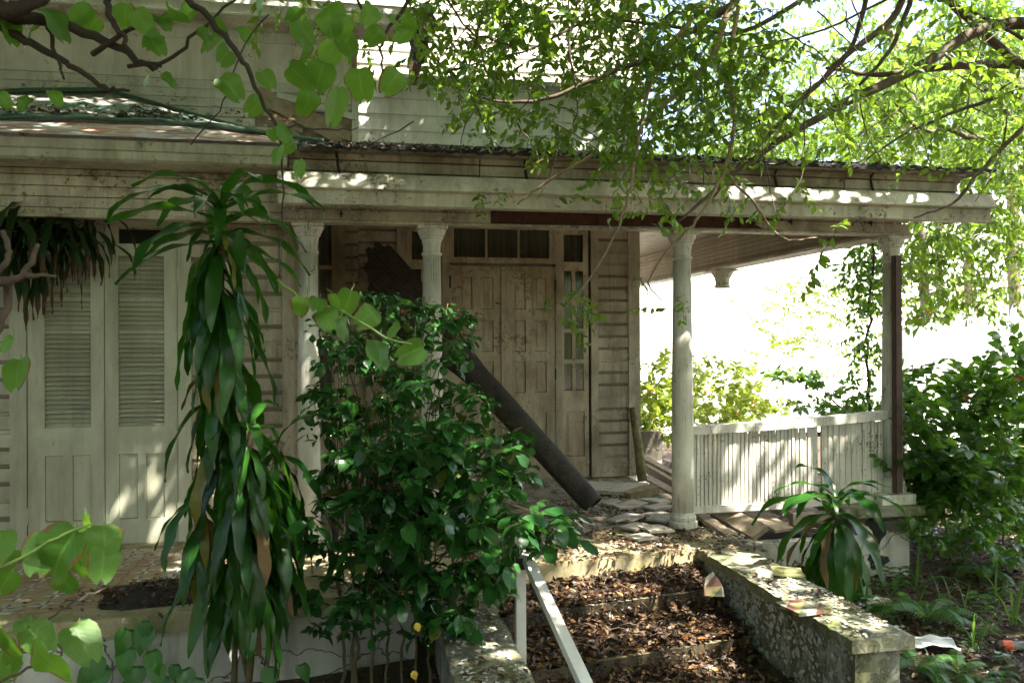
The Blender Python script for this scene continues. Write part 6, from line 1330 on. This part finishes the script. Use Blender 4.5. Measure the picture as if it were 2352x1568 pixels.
p = G(2000, 1385, -.44); sheet('crumpled_paper', (p.x, p.y, -.45), .28, .10, R(10), M['paper'], 'narrow white scrap half buried in leaves below the small corn plant', 'paper', .012, 4)
p = G(1965, 1392, -.44); sheet('crumpled_paper', (p.x+.15, p.y-.05, -.44), .26, .09, R(25), M['wood'], 'pale bark-like scrap beside the narrow white one', 'scrap', .02, 5)
bt = empty('plastic_bottle', G(2325, 1487, -.42), 'clear plastic bottle with an orange-red label lying on the leaves', 'bottle')
M['plastic'] = plain('clear_plastic', (.34, .36, .36), .12, .25, 30, .5, Transmission__Weight=.6); M['label'] = plain('orange_label', (.62, .10, .04), .4, .2, 20)
q = G(2325, 1487, -.415); dv = Vector((.95, -.25, 0)).normalized()
for nm, s0_, s1_, r_, mt in (('bottle_body', -.10, .09, .032, 'plastic'), ('bottle_label', -.075, -.012, .0330, 'label')):
    b = B(); pts_ = [q+dv*(s0_+(s1_-s0_)*i/8) for i in range(9)]; b.tube(pts_, [r_*(1-.10*(i % 2)) for i in range(9)] if nm == 'bottle_body' else r_, 16); b.build(nm, M[mt], bt, True)
b = B(); b.tube([q+dv*.09, q+dv*.115, q+dv*.14], [.03, .014, .013], 12); b.build('bottle_neck', M['plastic'], bt, True); b = B(); b.tube([q+dv*.141, q+dv*.156], .0145, 12); b.build('bottle_cap', M['paper'], bt)
q = G(2318, 1518, -.42); ct = empty('plastic_cup', q, 'crushed clear plastic cup on its side below the bottle', 'cup')
b = B(); dv = Vector((-.8, .5, .1)).normalized(); b.tube([q, q+dv*.03, q+dv*.06, q+dv*.09], [.024, .027, .03, .034], 16, cap=False); b.build('cup_wall', M['plastic'], ct, True); b = B(); b.tube([q+dv*.088, q+dv*.093], [.0355, .0355], 16, cap=False); b.tube([q, q+dv*.002], .024, 16); b.build('cup_rim', M['plastic'], ct, True)
b = B(); b.tube(wiggle([G(2150, 1265, -.40), G(2260, 1325, -.43)], .004, 4, 1), .012, 6); o = b.build('dead_branch', M['bark2']); tag(o, 'bare dead branch lying in the shade under the flowering shrub', 'branch')
b = B(); b.tube(wiggle([G(2118, 1412, -.42), G(2172, 1413, -.42)], .003, 3, 2), .02, 7); o = b.build('dead_branch', M['bark2']); tag(o, 'short thick dead stick beside the pale fern', 'branch')
b = B(); b.tube(wiggle([P(1458, 1475, 5.1), P(1480, 1490, 5.05)], .002, 3, 2), .007, 6); o = b.build('dead_branch', M['bark2']); tag(o, 'small pale stick on the edge of the middle step', 'branch')
# ================================================================= beyond the garden
FN = empty('white_fence', (14, 12.9, -.4), 'white plastered wall topped with pointed white pickets beyond the shrubs', 'fence')
fw = M['farwhite']; wy = 13.2
b = B(); b.box(9.75, 24, wy, wy+.15, -.5, .98); b.box(9.75, 24, wy-.02, wy+.17, .985, 1.72); b.build('fence_wall', fw, FN)
sb = B(); sb.prism([(-.075, 0), (.075, 0), (.075, .52), (.0, .66), (-.075, .52)], -.012, .012, axis='y'); sm = sb.mesh('picket', fw)
x = 9.9
while x < 18: link('picket', sm, FN, (x, wy+.05, 1.5)); x += .30
b = B(); b.box(9.75, 20, wy+.075, wy+.10, 1.85, 1.92); b.build('fence_rail', fw, FN)
HS = empty('balcony_house', (16, 32, -.4), 'sunlit white house across the street with a railed balcony', 'house')
b = B(); b.box(8, 30, 32, 44, -.5, 7.2); b.build('wall', fw, HS); b = B(); b.poly([(7.5, 31.3, 7.2), (30.5, 31.3, 7.2), (30.5, 38, 9.6), (7.5, 38, 9.6)]); b.build('roof', fw, HS)
bx0, bx1 = xa(1600, 30.8), xa(1708, 30.8); b = B(); b.box(bx0-.3, bx1+.3, 30.7, 32, 2.22, 2.36); b.build('balcony_floor', fw, HS)
for i in range(15):
    x = bx0+(bx1-bx0)*i/14; b = B(); b.box(x-.035, x+.035, 30.75, 30.82, 2.36, 3.3); b.build('baluster', fw, HS)
b = B(); b.box(bx0-.1, bx1+.1, 30.72, 30.85, 3.30, 3.40); b.build('handrail', fw, HS)
b = B(); b.box(bx0, bx1, 31.96, 31.99, 2.37, 3.9); b.build('balcony_door', M['shutter'], HS)
for px, r_ in ((2225, .14), (2160, .10), (2330, .16)):
    a_ = Y(px, 960, 16.5); e = empty('tree_trunk', (a_.x, a_.y, -.45), {2225: 'grey tree trunk behind the picket fence, middle of three', 2160: 'thinnest tree trunk behind the picket fence, nearest the brown prop', 2330: 'thick tree trunk behind the picket fence at the frame edge'}[px], 'tree')
    branch('trunk', [(a_.x, a_.y, -.5), (a_.x+.05, a_.y, 2), (a_.x-.05, a_.y, 5), (a_.x+.1, a_.y, 8)], r_, r_*.7, e, M['bark2'], .02, 5, 9, px)
    pos = rng.normal(0, 1, (150, 3))*np.array([1.3, 1.0, 1.1])+np.array([a_.x, a_.y, 7.5]); place('leafy_twig', BS, rng.integers(0, 5, 150), up_frames(pos, dirs(150), rng.uniform(2.0, 3.2, 150), .4), L['back'], e, 150)
e = empty('hedge', (13, 17.5, -.4), 'low green hedge behind the picket fence', 'hedge'); pos = np.c_[rng.uniform(9, 22, 420), rng.uniform(17, 18.4, 420), rng.uniform(.4, 2.75, 420)]
place('leafy_twig', BS, rng.integers(0, 5, 420), up_frames(pos, dirs(420, (-.2, 1)), rng.uniform(1.2, 1.8, 420), .4), L['yellow'], e, 300)
